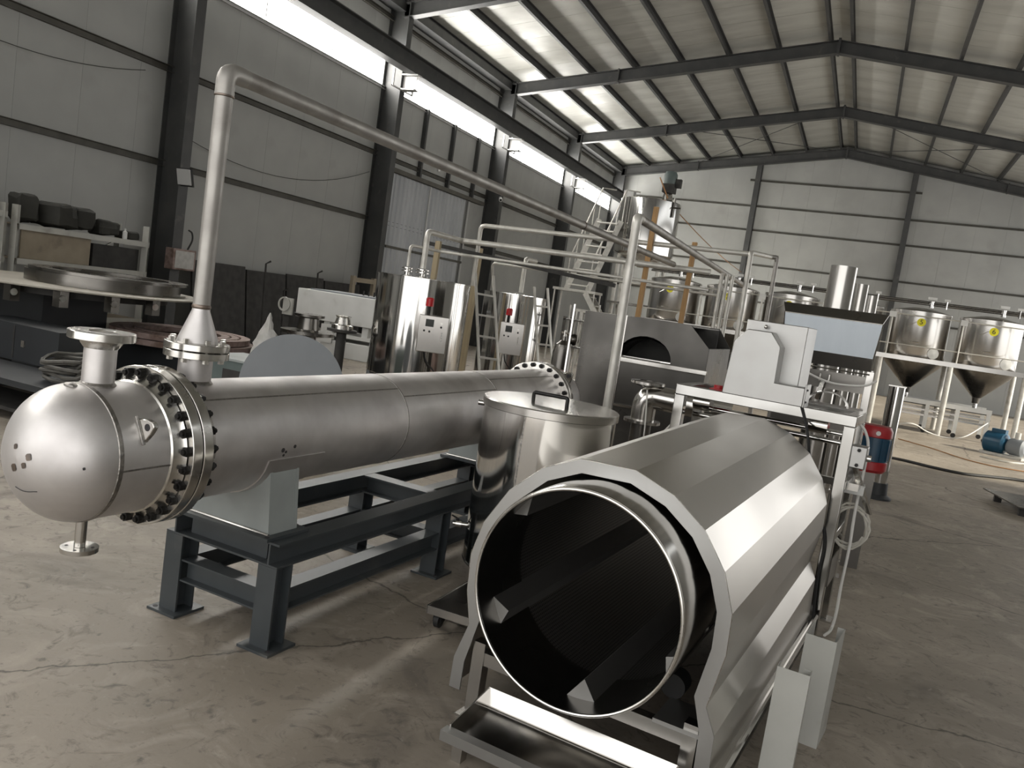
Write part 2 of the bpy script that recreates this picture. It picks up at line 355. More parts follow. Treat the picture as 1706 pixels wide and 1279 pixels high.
# ---- end gable
gx = [(XW, 0), (XR, 0), (XR, zdeck(XR)), (RX, zdeck(RX)), (XW, zdeck(XW))]
wg = struct(MB().prism(gx, YG+.06, YG+.12).build('wall_gable', 'core'))
for i in range(18):
    a, b = XW+1.0*i+.0015, XW+1.0*(i+1)-.0015
    b = min(b, XR)
    pg = [(a, 0), (b, 0), (b, zdeck(b)-.02), (a, zdeck(a)-.02)]
    if a < RX < b: pg = [(a, 0), (b, 0), (b, zdeck(b)-.02), (RX, zdeck(RX)-.02), (a, zdeck(a)-.02)]
    MB().prism(pg, YG, YG+.06).build('gable_panel', 'wall', wg)
for x in (-10.6, -4.98, .72, 6.42):
    MB().ibeam((x, YG-.16, 0), (x, YG-.16, zraf(x)+.25), .24, .20, .016, .012, (0, 1, 0)).build('gable_post', 'beam', wg)
for z, x0, x1 in ((2.9, -10.5, 6.4), (4.37, -10.5, 6.4), (5.75, -10.5, 6.4), (6.71, -10.5, 6.4), (7.73, -5.3, 1.05)):
    MB().channel((x0, YG-.0, z), (x1, YG-.0, z), .07, .06, .008).build('gable_girt', 'girt', wg)
# ---- right and entrance walls (outside the picture): close the hall, leave its doors open
wr = struct(MB().box(XR, XR+.12, YB, 13.0, 0, 6.0).box(XR, XR+.12, 33.0, YG, 0, 6.0).box(XR, XR+.12, 13.0, 33.0, 5.6, 6.0).box(XR, XR+.12, YB, YG, 6.85, 8.0).build('wall_right', 'wall'))
for i, y in enumerate(FR[:-1]):
    struct(MB().box(XR+.03, XR+.05, y+.02, y+6.03, 6.0, 6.86).build('window_%d' % (i+11), 'glaze2'))
MB().box(XR+.03, XR+.06, YB, FR[0]+.02, 5.99, 6.87).build('wall_fill', 'wall', wr)
we = MB().prism([(XW, 6.4), (XR, 6.4), (XR, zdeck(XR)), (RX, zdeck(RX)), (XW, zdeck(XW))], YB-.12, YB).box(XW, -9.3, YB-.12, YB, 0, 6.4).box(5.7, XR, YB-.12, YB, 0, 6.4)
struct(we.build('wall_entrance', 'wall'))
# ---- roof
ce = struct(MB().prism([(XW-.2, zdeck(XW)+.12), (RX, zdeck(RX)+.12), (XR+.2, zdeck(XR)+.12), (XR+.2, zdeck(XR)+.16), (RX, zdeck(RX)+.16), (XW-.2, zdeck(XW)+.16)], YB, YG+.1).build('ceiling', 'dark'))
pa = MB().extrude([(0.006, 0), (.994, 0), (.994, .08), (.006, .08)], (XW-.1, 0, zdeck(XW-.1)), (RX, 0, zdeck(RX)), (0, 0, 1))
pb = MB().extrude([(-.994, 0), (-.006, 0), (-.006, .08), (-.994, .08)], (XR+.1, 0, zdeck(XR+.1)), (RX, 0, zdeck(RX)), (0, 0, 1))
for mb in (pa, pb):
    lo = min(v[1] for v in mb.v); mb.xf(lambda v: V((v.x, v.y-lo, v.z)))
oa = pa.build('roof_panel', 'roof', ce); ob = pb.build('roof_panel', 'roof', ce)
for i in range(38):
    y = YG-.92-i*1.0
    if i == 0: oa.location = (0, y, 0); ob.location = (0, y, 0)
    else: dup(oa, ce, (0, y, 0)); dup(ob, ce, (0, y, 0))
for k in range(8):
    for s in (-1, 1):
        x = RX+s*(.26+1.24*k)
        if XW < x < XR:
            MB().channel((x, YB, zraf(x)+.41), (x, YG, zraf(x)+.41), .19, .075, .008).build('purlin', 'beam', ce)
for y in FR:
    for x1 in (XW+.3, XR-.3):
        MB().ibeam((RX, y, zraf(RX)+.16), (x1, y, zraf(x1)+.16), .32, .20, .018, .012).build('rafter', 'beam', ce)
    MB().box(RX-.03, RX+.03, y-.11, y+.11, zraf(RX)-.03, zraf(RX)+.36).build('ridge_plate', 'beam', ce)
    if y > 1:
        for s in (-1, 1):
            x = RX+s*5.6; MB().box(x-.02, x+.02, y-.11, y+.11, zraf(x)-.02, zraf(x)+.34).build('splice_plate', 'beam', ce)
MB().box(XW+.02, XW+.34, 0, YG-.1, zdeck(XW)-.30, zdeck(XW)-.10).build('eave_beam', 'beam', ce)
for a, b in (((RX-5.6, 28.4), (RX-.4, 34.2)), ((RX-.4, 28.4), (RX-5.6, 34.2)), ((RX+.4, 34.2), (RX+5.6, 28.4)), ((RX+.4, 28.4), (RX+5.6, 34.2))):
    MB().tube([(a[0], a[1], zraf(a[0])+.28), (b[0], b[1], zraf(b[0])+.28)], .012, 6).build('brace_rod', 'beam', ce)

# ================================================================== HEAT EXCHANGER
RZ3 = radians(-3.0)
hx = thing('shell_heat_exchanger', 'long matt stainless heat exchanger vessel with domed end lying on dark steel stand', 'heat exchanger', (-2.34, 2.72, 0), RZ3)
Z0, R0 = .865, .237
sh = MB().cyl((0, -.41, Z0), (0, 3.0, Z0), R0, n=72).build('shell', 'ssx', hx)
for y in (.95, 2.0):
    MB().lathe([(R0-.004, -.006), (R0+.002, -.004), (R0+.002, .004), (R0-.004, .006)], 72, (0, y, Z0), (0, 1, 0)).build('weld_seam', 'weld', sh)
def axial_seam(ang, y0, y1, r=R0, w=.006):
    c, s = cos(ang), sin(ang); return MB().bar((c*r, y0, Z0+s*r), (c*r, y1, Z0+s*r), w, .004, (c, 0, s))
axial_seam(radians(52), -.40, .95).build('weld_seam', 'weld', sh)
axial_seam(radians(40), .95, 2.0).build('weld_seam', 'weld', sh)
axial_seam(radians(60), 2.0, 3.0).build('weld_seam', 'weld', sh)
for a, y, r in ((-.10, .02, .010), (-.14, .04, .006), (-.20, .03, .006), (-.06, .09, .008)):
    MB().cyl((cos(a)*(R0-.002), y, Z0+sin(a)*(R0-.002)), (cos(a)*(R0+.0012), y, Z0+sin(a)*(R0+.0012)), r, n=12).build('grinding_mark', 'mark', sh)
ch = MB().cyl((0, -.76, Z0), (0, -.505, Z0), R0, n=72).build('channel_barrel', 'ssx', hx)
MB().lathe([(R0-.004, -.012), (R0+.003, -.008), (R0+.003, .008), (R0-.004, .012)], 72, (0, -.755, Z0), (0, 1, 0)).build('weld_seam', 'weld', ch)
axial_seam(radians(-4), -.75, -.55).build('weld_seam', 'weld', ch)
MB().lathe([(R0-.004, -.56), (R0+.006, -.552), (R0+.012, -.53), (R0+.030, -.512), (R0, -.505)], 72, (0, 0, Z0), (0, 1, 0)).build('flange_hub', 'flange', ch)
BB = .195
dome = [(R0*cos(pi/2*i/14), -.76-BB*sin(pi/2*i/14)) for i in range(15)]
dh = MB().lathe(dome[::-1], 72, (0, 0, Z0), (0, 1, 0)).build('domed_head', 'ssx', hx, angle=60)
def dmark(x, z, r, sz=1.0):
    yy = -.76-BB*math.sqrt(max(0, 1-(x*x+(z-Z0)**2)/R0**2)); n = V((x/R0**2, (yy+.76)/BB**2, (z-Z0)/R0**2)).normalized(); p = V((x, yy, z))
    m = MB(); s = n.orthogonal().normalized(); u = n.cross(s)
    m.add([p+n*.0015+(s*cos(k*.524)*(1+.2*sin(k*2.1))+u*sin(k*.524)*sz)*r for k in range(12)], [tuple(range(12))]); return m.build('grinding_mark', 'mark' if r < .006 else 'burn', dh)
for x, z, r in ((-.011, .833, .013), (.052, .88, .012), (.035, .849, .010), (-.012, .902, .009), (.201, .865, .005)): dmark(x, z, r)
MB().tube([(-.02+.012*i, -.76-BB*math.sqrt(1-((-.02+.012*i)**2+(.765-.006*sin(i*.5)-Z0)**2)/R0**2)-.001, .765-.006*sin(i*.5)) for i in range(9)], .0014, 5).build('ink_stroke', 'mark', dh)
# girth flanges and their bolts
def girth(y0, y1, y2, y3, nb, tagname):
    f1 = MB().ring((0, y0, Z0), (0, y1, Z0), .295, R0-.01, 80).build('girth_flange', 'flange', hx, bevel=.003)
    f2 = MB().ring((0, y2, Z0), (0, y3, Z0), .295, R0-.01, 80).build('girth_flange', 'flange', hx, bevel=.003)
    MB().ring((0, y1, Z0), (0, y2, Z0), .283, R0-.01, 64).build('gasket', 'rubber', hx)
    p = None
    for i in range(nb):
        a = 2*pi*(i+.5)/nb; c = (cos(a)*.270, 0, Z0+sin(a)*.270)
        if p is None:
            L0, L1 = y0, y3
            mb = MB().lathe([(0, L0-.030), (.010, L0-.030), (.011, L0-.022), (.0165, L0-.021), (.018, L0-.018), (.018, L0-.001), (.010, L0), (.010, L1), (.018, L1+.001), (.018, L1+.021), (.0165, L1+.025), (.010, L1+.026), (.010, L1+.036), (0, L1+.036)], 6, (0, 0, 0), (0, 1, 0))
            p = mb.build('bolt', 'black', hx); p.location = c
        else: dup(p, hx, c, (0, a*1.7, 0))
girth(-.508, -.464, -.458, -.414, 26, 'near')
girth(2.99, 3.035, 3.041, 3.086, 24, 'far')
MB().lathe([(R0, 3.08), (R0, 3.34)]+[(R0*cos(pi/2*i/8), 3.34+.16*sin(pi/2*i/8)) for i in range(1, 9)], 64, (0, 0, Z0), (0, 1, 0)).build('rear_head', 'ssx', hx)
MB().lathe([(R0, -.35), (R0+.028, -.405), (R0+.03, -.414)], 72, (0, 0, Z0), (0, 1, 0)).build('flange_hub', 'flange', hx)
def lug(y, ang, sz=.075):
    c, s = cos(ang), sin(ang); e = V((c, 0, s)); t = V((-s, 0, c)); o = V((c*R0, y, Z0+s*R0)); hole = o+e*sz*.45
    pts = [o-t*sz*.62-e*.012, o+t*sz*.62-e*.012, o+t*sz*.34+e*sz*.55, o+t*sz*.1+e*sz*.85, o-t*sz*.14+e*sz*.85, o-t*sz*.36+e*sz*.5]
    m = MB(); n = len(pts); d = V((0, .010, 0)); m.add([p-d for p in pts]+[p+d for p in pts], [tuple(range(n)), tuple(range(2*n-1, n-1, -1))]+[((i+1) % n, i, n+i, n+(i+1) % n) for i in range(n)])
    l = m.build('lifting_lug', 'flange', hx, bevel=.003)
    MB().cyl(hole-d*1.08, hole+d*1.08, sz*.17, n=16).build('lug_hole', 'mark', l)
    MB().tube([o-t*sz*.68-V((0, .012, 0)), o+t*sz*.68-V((0, .012, 0))], .006, 8).build('weld_bead', 'weld', l)
lug(-.66, radians(28)); lug(3.2, radians(50), .09)
MB().sph((0, -.79, Z0+.232), .018, 12, 8, (1.6, 1, .6)).build('vent_boss', 'weld', hx)
# nozzles
n1 = MB().cyl((0, -.69, Z0+.2), (0, -.69, 1.262), .053, n=36).build('inlet_nozzle', 'ssx', hx)
MB().ring((0, -.69, 1.255), (0, -.69, 1.283), .108, .045, 48).build('nozzle_flange', 'flange', n1, bevel=.002)
MB().lathe([(.055, 1.225), (.066, 1.24), (.072, 1.256)], 36, (0, -.69, 0)).build('neck', 'flange', n1)
MB().lathe([(.053, 1.09), (.060, 1.094), (.060, 1.100), (.053, 1.108)], 36, (0, -.69, 0)).build('weld_bead', 'weld', n1)
n2 = MB().cyl((0, -.27, Z0+.2), (0, -.27, 1.20), .064, n=40).build('outlet_nozzle', 'ssx', hx)
MB().ring((0, -.27, 1.195), (0, -.27, 1.222), .122, .05, 48).build('nozzle_flange', 'flange', n2, bevel=.002)
for k in range(8):
    a = 2*pi*(k+.5)/8; MB().lathe([(0, 1.18), (.012, 1.18), (.012, 1.195), (.008, 1.196), (.008, 1.255), (.012, 1.256), (.012, 1.27), (0, 1.272)], 6, (cos(a)*.1, -.27+sin(a)*.1, 0)).build('bolt', 'flange', n2)
MB().lathe([(.064, 1.085), (.072, 1.09), (.072, 1.097), (.064, 1.106)], 36, (0, -.27, 0)).build('weld_bead', 'weld', n2)
dr = MB().cyl((0, -.70, .64), (0, -.70, .52), .019, n=20).build('drain_pipe', 'flange', hx)
MB().ring((0, -.70, .503), (0, -.70, .519), .062, .012, 32).build('drain_flange', 'flange', dr)
for k in range(4): MB().cyl((cos(k*pi/2+.6)*.044, -.70+sin(k*pi/2+.6)*.044, .5185), (cos(k*pi/2+.6)*.044, -.70+sin(k*pi/2+.6)*.044, .5195), .006, n=10).build('bolt_hole', 'mark', dr)
# saddles
def saddle(y0):
    arc = [(cos(radians(a))*(R0+.004), Z0+sin(radians(a))*(R0+.004)) for a in range(-150, -29, 10)]
    sd = MB().prism([(-.235, .478)]+[arc[0]]+arc[1:]+[(.235, .478)], y0-.008, y0+.008).build('saddle', 'saddle', hx)
    for s in (-1, 1):
        MB().add([(s*.235, y0-.0, .478), (s*.235, y0+.16, .478), (s*.206, y0+.16, .745), (s*.206, y0, .745), (s*.223, y0, .478), (s*.223, y0+.16, .478), (s*.194, y0+.16, .745), (s*.194, y0, .745)],
                 [(0, 1, 2, 3), (7, 6, 5, 4), (0, 3, 7, 4), (1, 5, 6, 2), (3, 2, 6, 7), (0, 4, 5, 1)]).build('side_plate', 'saddle', sd)
    MB().prism([(-.235, .478)]+arc+[(.235, .478)], y0+.152, y0+.168).build('rear_plate', 'saddle', sd)
    MB().box(-.27, .27, y0-.05, y0+.21, .466, .48).build('foot_plate', 'stand', sd)
    MB().tube([(-.24, y0-.012, .482), (-.1, y0-.013, .483), (.05, y0-.012, .482), (.24, y0-.012, .482)], .007, 8).build('weld_bead', 'flange', sd)
    MB().cyl((.25, y0-.03, .479), (.25, y0-.03, .4815), .010, n=14).build('bolt_hole', 'mark', sd)
    m = MB(); n = 14
    for rr in (R0-.001, R0+.006):
        for y in (y0-.05, y0+.30): m.v += [(cos(radians(-165+150*i/n))*rr, y, Z0+sin(radians(-165+150*i/n))*rr) for i in range(n+1)]
    k = n+1
    for i in range(n): m.f += [(2*k+i, 2*k+i+1, 3*k+i+1, 3*k+i), (i, i+1, 2*k+i+1, 2*k+i), (k+i, 3*k+i, 3*k+i+1, k+i+1)]
    for i in (0, n): m.f.append((i, k+i, 3*k+i, 2*k+i))
    m.build('wear_pad', 'ssx', sd)
saddle(0.0); saddle(2.25)
jb = MB().box(R0-.01, R0+.075, 1.79, 1.88, .75, .86).build('junction_box', 'ssd', hx, bevel=.004)
MB().box(R0+.02, R0+.03, 1.775, 1.79, .77, .84).build('box_lid', 'black', jb)
for k in range(3): MB().cyl((R0+.075, 1.815+.02*k, .80), (R0+.079, 1.815+.02*k, .80), .006, n=10).build('screw', 'flange', jb)

# ---- stand under it
st = thing('steel_stand', 'dark grey welded steel beam stand carrying the long heat exchanger', 'stand', (-2.34, 2.72, 0), RZ3)
for y in (0.0, 1.32, 2.6):
    for s in (-1, 1):
        lg = MB().ibeam((s*.27, y+.02, .012), (s*.27, y+.02, .36), .10, .10, .009, .008, (0, 1, 0)).build('leg', 'stand', st)
        MB().box(s*.27-.085, s*.27+.085, y-.065, y+.105, 0, .012).build('base_plate', 'stand', lg)
        MB().cyl((s*.27+.06*s, y-.04, .012), (s*.27+.06*s, y-.04, .0135), .011, n=12).build('bolt_hole', 'mark', lg)
for s in (-1, 1):
    MB().ibeam((s*.27, -.03, .413), (s*.27, 2.70, .413), .104, .10, .009, .008).build('top_rail', 'stand', st)
    for y0, y1 in ((.07, 1.29), (1.39, 2.57)): MB().ibeam((s*.27, y0, .205), (s*.27, y1, .205), .10, .085, .008, .007).build('lower_rail', 'stand', st)
for y in (0.02, 1.32, 2.6):
    MB().ibeam((-.22, y, .413), (.22, y, .413), .102, .10, .009, .008).build('cross_beam', 'stand', st)
    if y < 2: MB().ibeam((-.22, y+.0, .205), (.22, y+.0, .205), .10, .085, .008, .007).build('lower_cross_beam', 'stand', st)

# ---- the pipe rising from it and running along the hall
op = thing('overhead_pipe', 'dull grey pipe rising from the heat exchanger flange and running overhead into the hall', 'pipe', (-2.354, 2.45, 0))
MB().lathe([(.062, 1.222), (.122, 1.226), (.122, 1.252), (.078, 1.254)], 48).build('flange', 'flange', op, bevel=.002)
MB().lathe([(.078, 1.25), (.074, 1.268), (.034, 1.375), (.033, 1.385)], 40).build('reducer', 'ssx', op)
MB().lathe([(.033, 1.383), (.036, 1.388), (.036, 1.394), (.033, 1.4)], 32).build('weld_bead', 'burn', op)
MB().cyl((0, 0, 1.39), (0, 0, 2.20), .033, n=28).build('riser', 'pipe', op)
MB().tube(fillet([(0, 0, 2.19), (0, 0, 2.285), (.002, .1, 2.285)], .085, 10), .0355, 24).build('elbow', 'pipe', op)
MB().lathe([(.033, 2.187), (.0375, 2.19), (.0375, 2.194), (.033, 2.198)], 28).build('weld_bead', 'burn', op)
MB().cyl((.002, .09, 2.285), (.06, 4.1, 2.285), .033, n=24).build('pipe_run', 'pipe', op)
MB().cyl((.06, 4.1, 2.285), (.115, 7.42, 2.285), .033, n=24).build('pipe_run', 'pipe', op)
MB().lathe([(.033, -.012), (.037, -.006), (.037, .006), (.033, .012)], 24, (.06, 4.1, 2.285), (0, 1, 0)).build('weld_bead', 'burn', op)

# ================================================================== ROTARY DRUM MACHINE
dm = thing('rotary_drum_machine', 'large stainless drum machine with many-sided hood and open round front', 'drum machine', (-.732, 2.6, 0), radians(-6.0))
ZD = .627
def tl(v): return V((v.x, v.y, v.z+ZD+.035*v.y))
OUT = [(-.495, -.53), (-.492, -.41), (-.447, -.265), (-.476, -.142), (-.482, 0.), (-.447, .134), (-.362, .275), (-.24, .388), (-.10, .452), (.103, .459), (.249, .407), (.366, .321), (.451, .205), (.497, .079), (.501, -.056), (.468, -.245), (.51, -.33), (.516, -.53)]
def inset(k, d=.048):
    x, z = OUT[k]
    if k in (0, 17): return (x*(1-d/.5), z)
    if k in (1, 16): return (x*(1-d/.5), z-.004)
    r = hypot(x, z); return (x*(1-d/r), z*(1-d/r))
INN = [inset(k) for k in range(18)]
MB().strip(OUT, .095, .101, INN).xf(tl).build('front_ring', 'ssp', dm)
for k in range(17):
    a, b = V((OUT[k][0], 0, OUT[k][1])), V((OUT[k+1][0], 0, OUT[k+1][1])); n = V((-(b-a).z, 0, (b-a).x)).normalized()
    if n.dot(a+b) < 0 and abs(a.z) < .3: n = -n
    L = 2.05
    mb = MB().add([a+V((0, .10, 0)), b+V((0, .10, 0)), b+V((0, L, 0)), a+V((0, L, 0)), a-n*.005+V((0, .10, 0)), b-n*.005+V((0, .10, 0)), b-n*.005+V((0, L, 0)), a-n*.005+V((0, L, 0))],
                  [(0, 1, 2, 3), (7, 6, 5, 4), (0, 4, 5, 1), (2, 6, 7, 3), (1, 5, 6, 2), (0, 3, 7, 4)])
    mb.xf(tl).build('hood_panel', 'hood', dm)
MB().prism(OUT, 2.045, 2.052).xf(tl).build('end_plate', 'ssd', dm)
for k in range(2, 15):
    a = V((OUT[k][0], .097, OUT[k][1]))*1.001; b = V((OUT[k+1][0], .097, OUT[k+1][1]))*1.001
    MB().tube([a, a.lerp(b, .33)+V((0, 0, .001)), a.lerp(b, .66), b], .0022, 6).xf(tl).build('weld_bead', 'flange', dm)
# drum
RD = .380; YF = -.075
def td(v): return tl(V((v.x+.022, v.y+YF, v.z+.022)))
dr_ = MB().lathe([(RD-.006, 0), (RD-.002, -.002), (RD, .004), (RD, .36)], 96, (0, 0, 0), (0, 1, 0)).xf(td).build('drum_band', 'ss', dm)
MB().lathe([(RD-.008, .32), (RD-.008, 0.002), (RD-.006, 0)], 96, (0, 0, 0), (0, 1, 0)).xf(td).build('shaded_band_face', 'ssd', dr_)  # inside face of the band, dark reflections painted as a darker steel
MB().lathe([(RD-.009+.006*cos(t*pi/4), -.002+.006*sin(t*pi/4)) for t in range(8)], 96, (0, 0, 0), (0, 1, 0), True).xf(td).build('drum_rim', 'flange', dr_)
mb = MB(); n = 96; uv = []
for y in (.32, 1.9):
    for i in range(n+1):
        a = 2*pi*i/n; mb.v.append((cos(a)*(RD-.004), y, sin(a)*(RD-.004))); uv.append((i/n*2*pi*RD/.013, y/.013))
for i in range(n): mb.f.append((i, i+1, n+2+i, n+1+i))
mb.xf(td); mb.uv = uv; mb.build('drum_screen', 'perf', dm)
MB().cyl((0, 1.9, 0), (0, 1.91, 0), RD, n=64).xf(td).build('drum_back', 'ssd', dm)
for ang, fh in ((-84, .075), (-153, .05), (-24, .045), (141, .04)):
    a = radians(ang); e = V((cos(a), 0, sin(a))); t = V((-sin(a), 0, cos(a))); r = RD-.006
    pr = [e*r-t*.055, e*r+t*.055, e*(r-fh)+t*.012]
    MB().add([p+V((0, .11, 0)) for p in pr]+[p+V((0, 1.89, 0)) for p in pr], [(0, 1, 2), (5, 4, 3), (0, 3, 4, 1), (1, 4, 5, 2), (2, 5, 3, 0)]).xf(td).build('lifting_flight', 'ssp', dm)
# chute tray in front
tx0, tx1 = -.305, .42
def slab(pts, t):
    k = len(pts); P = [V(p) for p in pts]; return MB().add(P+[p-V((0, 0, t)) for p in P], [tuple(range(k-1, -1, -1)), tuple(range(k, 2*k))]+[(i, (i+1) % k, k+(i+1) % k, k+i) for i in range(k)])
ty = slab([(tx0, .06, .125), (tx0, -.19, .09), (tx1, -.19, .09), (tx1, .06, .125)], .004).build('chute_tray', 'ss', dm)
for x in (tx0, tx1): MB().add([(x, .06, .12), (x, -.19, .086), (x, -.19, .135), (x, .06, .178), (x+.005, .06, .12), (x+.005, -.19, .086), (x+.005, -.19, .135), (x+.005, .06, .178)], [(0, 1, 2, 3), (7, 6, 5, 4), (0, 4, 5, 1), (1, 5, 6, 2), (2, 6, 7, 3), (3, 7, 4, 0)]).build('tray_side', 'ssb', ty)
slab([(tx0, .062, .178), (tx0, .03, .128), (tx1, .03, .128), (tx1, .062, .178)], .004).build('tray_back', 'ss', ty)
MB().box(tx0-.012, tx1+.012, -.225, -.188, .118, .126).box(tx0-.012, tx1+.012, -.229, -.225, .09, .126).build('tray_lip', 'ssp', ty)
for x in (tx0+.03, tx1-.03): MB().box(x-.02, x+.02, -.17, -.13, 0, .09).build('tray_leg', 'ssb', ty)
# base frame
for x in (-.40, .43):
    for y in (.14, 1.05, 1.95):
        l = MB().box(x-.025, x+.025, y-.025, y+.025, .01, .30 if y < 1 else .26).build('leg', 'ssb', dm)
        MB().box(x-.05, x+.05, y-.05, y+.05, 0, .01).build('foot_plate', 'ssb', l)
    MB().box(x-.025, x+.025, .165, 1.93, .20, .25).build('base_rail', 'ssb', dm)
MB().box(-.375, .405, .12, .165, .215, .265).build('cross_rail', 'ssb', dm)
MB().box(.30, .46, .105, .30, .265, .28).build('bearing_plate', 'ssp', dm)
for x in (-.27, .30):
    rl = MB().cyl((x, .30, .30+.02), (x, .38, .30+.02), .045, n=24).build('support_roller', 'rubber', dm)
MB().channel((.455, .12, .10), (.455, 2.1, .10), .10, .08, .004).build('side_gutter', 'ssb', dm)
MB().tube([(.545, .10, .155), (.545, 2.1, .155)], .012, 8).build('gutter_bead', 'ss', dm)
MB().box(.47, .51, .18, .22, 0, .10).build('gutter_leg', 'ssb', dm); MB().box(.47, .51, 1.2, 1.24, 0, .10).build('gutter_leg', 'ssb', dm)

# ---- gantry at the back of the drum
ga = thing('drive_gantry', 'square stainless tube gantry straddling the back end of the drum hood', 'frame', (-.45, 4.76, 0), radians(-6.0))
for x in (-.47, .47):
    for y in (0., .42):
        p = MB().box(x-.03, x+.03, y-.03, y+.03, 0.01, 1.19).build('post', 'tubess', ga, bevel=.004)
        MB().box(x-.06, x+.06, y-.06, y+.06, 0, .01).build('foot_plate', 'ssb', p)
    MB().box(x-.03, x+.03, .03, .39, 1.19, 1.25).build('side_beam', 'tubess', ga, bevel=.004)
    MB().box(x-.025, x+.025, .03, .39, .55, .60).build('side_rail', 'tubess', ga, bevel=.004)
for y in (0., .42): MB().box(-.50, .50, y-.03, y+.03, 1.19, 1.25).build('top_beam', 'tubess', ga, bevel=.004)
for z in (1.12, 1.07): MB().cyl((-.44, .21, z), (.44, .21, z), .016, n=16).build('tie_rod', 'ssm', ga)
MB().box(-.44, .44, .39, .43, .80, .84).build('rear_rail', 'ssb', ga)
MB().box(-.34, -.25, .10, .22, 1.19, 1.25).cyl((-.30, .16, 1.25), (-.30, .16, 1.27), .03, n=14).build('sensor_block', 'redp', ga)
for x in (-.36, .30): MB().cyl((x-.05, .1, 1.16), (x+.05, .1, 1.16), .05, n=20).build('guide_roller', 'ssm', ga)

bk_ = MB().box(.50, .58, -.05, .05, .98, 1.10).build('bearing_block', 'ssp', ga, bevel=.006)
MB().cyl((.46, 0, 1.04), (.60, 0, 1.04), .018, n=14).build('shaft', 'ssm', bk_)
for z in (1.0, 1.08): MB().cyl((.54, -.05, z), (.54, -.062, z), .010, n=6).build('bolt', 'black', bk_)
MB().bar((.50, .21, .98), (.62, .30, .70), .05, .012).build('stay', 'ssb', ga)
MB().box(.50, .56, .08, .34, .84, .88).build('side_bracket', 'ssb', ga)
MB().box(.50, .505, .02, .30, .30, .46).build('cable_tray', 'ssd', ga)
cs = thing('cable_box', 'small white cable junction box on the gantry post', 'electrical box', (.09, 4.96, .80))
MB().box(-.06, .06, -.04, .04, 0, .05).build('case', 'white', cs, bevel=.004); MB().box(-.062, .062, -.042, .042, .05, .056).build('lid', 'white', cs)
cv = thing('drive_cover', 'pale metal chain drive cover box standing on the gantry top beam', 'machine cover', (-.45, 4.76, 1.25), radians(-6.0))
MB().box(-.17, .165, .02, .32, .0, .43).build('back_case', 'ssp', cv, bevel=.004)
pz = [(-.215, .0), (.225, .0), (.225, .105), (.06, .105), (.06, .30), (.0, .375), (-.13, .375), (-.195, .30)]
MB().prism(pz, -.10, .02).build('front_cover', 'ssp', cv, bevel=.005)
MB().box(.225, .235, -.115, .02, .0, .125).build('end_plate', 'ssp', cv, bevel=.003)
MB().sph((-.055, -.01, .40), .012, 10, 6).build('knob', 'flange', cv)
for z in (.03, .095):
    MB().sph((.236, -.09, z), .006, 8, 6).build('screw', 'mark', cv)

# ---- feed hopper behind the gantry
hp = thing('feed_hopper', 'stainless feed hopper with bright sloping front panel behind the drive cover', 'hopper', (-.23, 6.1, 0))
def plate(pts, t, n):
    m = MB(); N = V(n).normalized()*t; k = len(pts); P = [V(p) for p in pts]
    return m.add(P+[p+N for p in P], [tuple(range(k)), tuple(range(2*k-1, k-1, -1))]+[((i+1) % k, i, k+i, k+(i+1) % k) for i in range(k)])
plate([(-.30, -.10, 1.79), (.33, -.10, 1.79), (.31, .0, 1.55), (-.28, .0, 1.55)], .006, (0, 1, .3)).build('front_panel', 'film', hp)  # bluish white here is the sky's reflection put into the colour
plate([(-.33, .03, 1.86), (.36, .03, 1.86), (.33, -.10, 1.79), (-.30, -.10, 1.79)], .006, (0, 0, -1)).build('front_rim', 'ssd', hp)
plate([(-.28, .0, 1.55), (.31, .0, 1.55), (.31, .02, 1.46), (-.28, .02, 1.46)], .006, (0, 1, 0)).build('lower_lip', 'ssd', hp)
for s in (-1, 1):
    x = .015+s*.30
    plate([(x+s*.02, -.10, 1.79), (x+s*.03, .60, 1.79), (x, .45, 1.46), (x, .02, 1.46)], .006, (-s, 0, 0)).build('side_panel', 'ssb', hp)
    for y in (.06, .5):
        l = MB().box(x-.022, x+.022, y-.022, y+.022, .01, 1.46).build('leg', 'ssb', hp); MB().box(x-.05, x+.05, y-.05, y+.05, 0, .01).build('foot_plate', 'ssb', l)
plate([(-.31, .60, 1.79), (.34, .60, 1.79), (.31, .45, 1.46), (-.28, .45, 1.46)], .006, (0, -1, 0)).build('back_panel', 'ssb', hp)
MB().box(-.26, .29, .06, .46, 1.30, 1.305).box(-.26, .29, .05, .06, 1.30, 1.42).build('shaker_pan', 'ssd', hp)
MB().tube([(-.29, .03, 1.44), (.31, .02, 1.44)], .005, 8).build('pan_rail', 'ssm', hp)
cl = MB().bar((.03, -.02, 1.36), (.01, -.05, 1.22), .035, .02).build('toggle_clamp', 'ssm', hp)
for x in (.0, .06): MB().cyl((x, -.02, 1.35), (x, -.02, 1.40), .009, n=10).build('clamp_pin', 'flange', cl)
mbb = MB(); arc = [(cos(radians(a))*.14, sin(radians(a))*.10) for a in range(0, 181, 12)]
mbb.strip([(x, z+1.19) for x, z in arc], -.12, -.02, [(x*.9, z*.9+1.19) for x, z in arc]).xf(lambda v: v+V((.08, 0, 0))).build('chute_arch', 'ssm', hp)
MB().box(-.28, .31, -.01, .0, 1.0, 1.20).build('skirt_panel', 'ssd', hp)

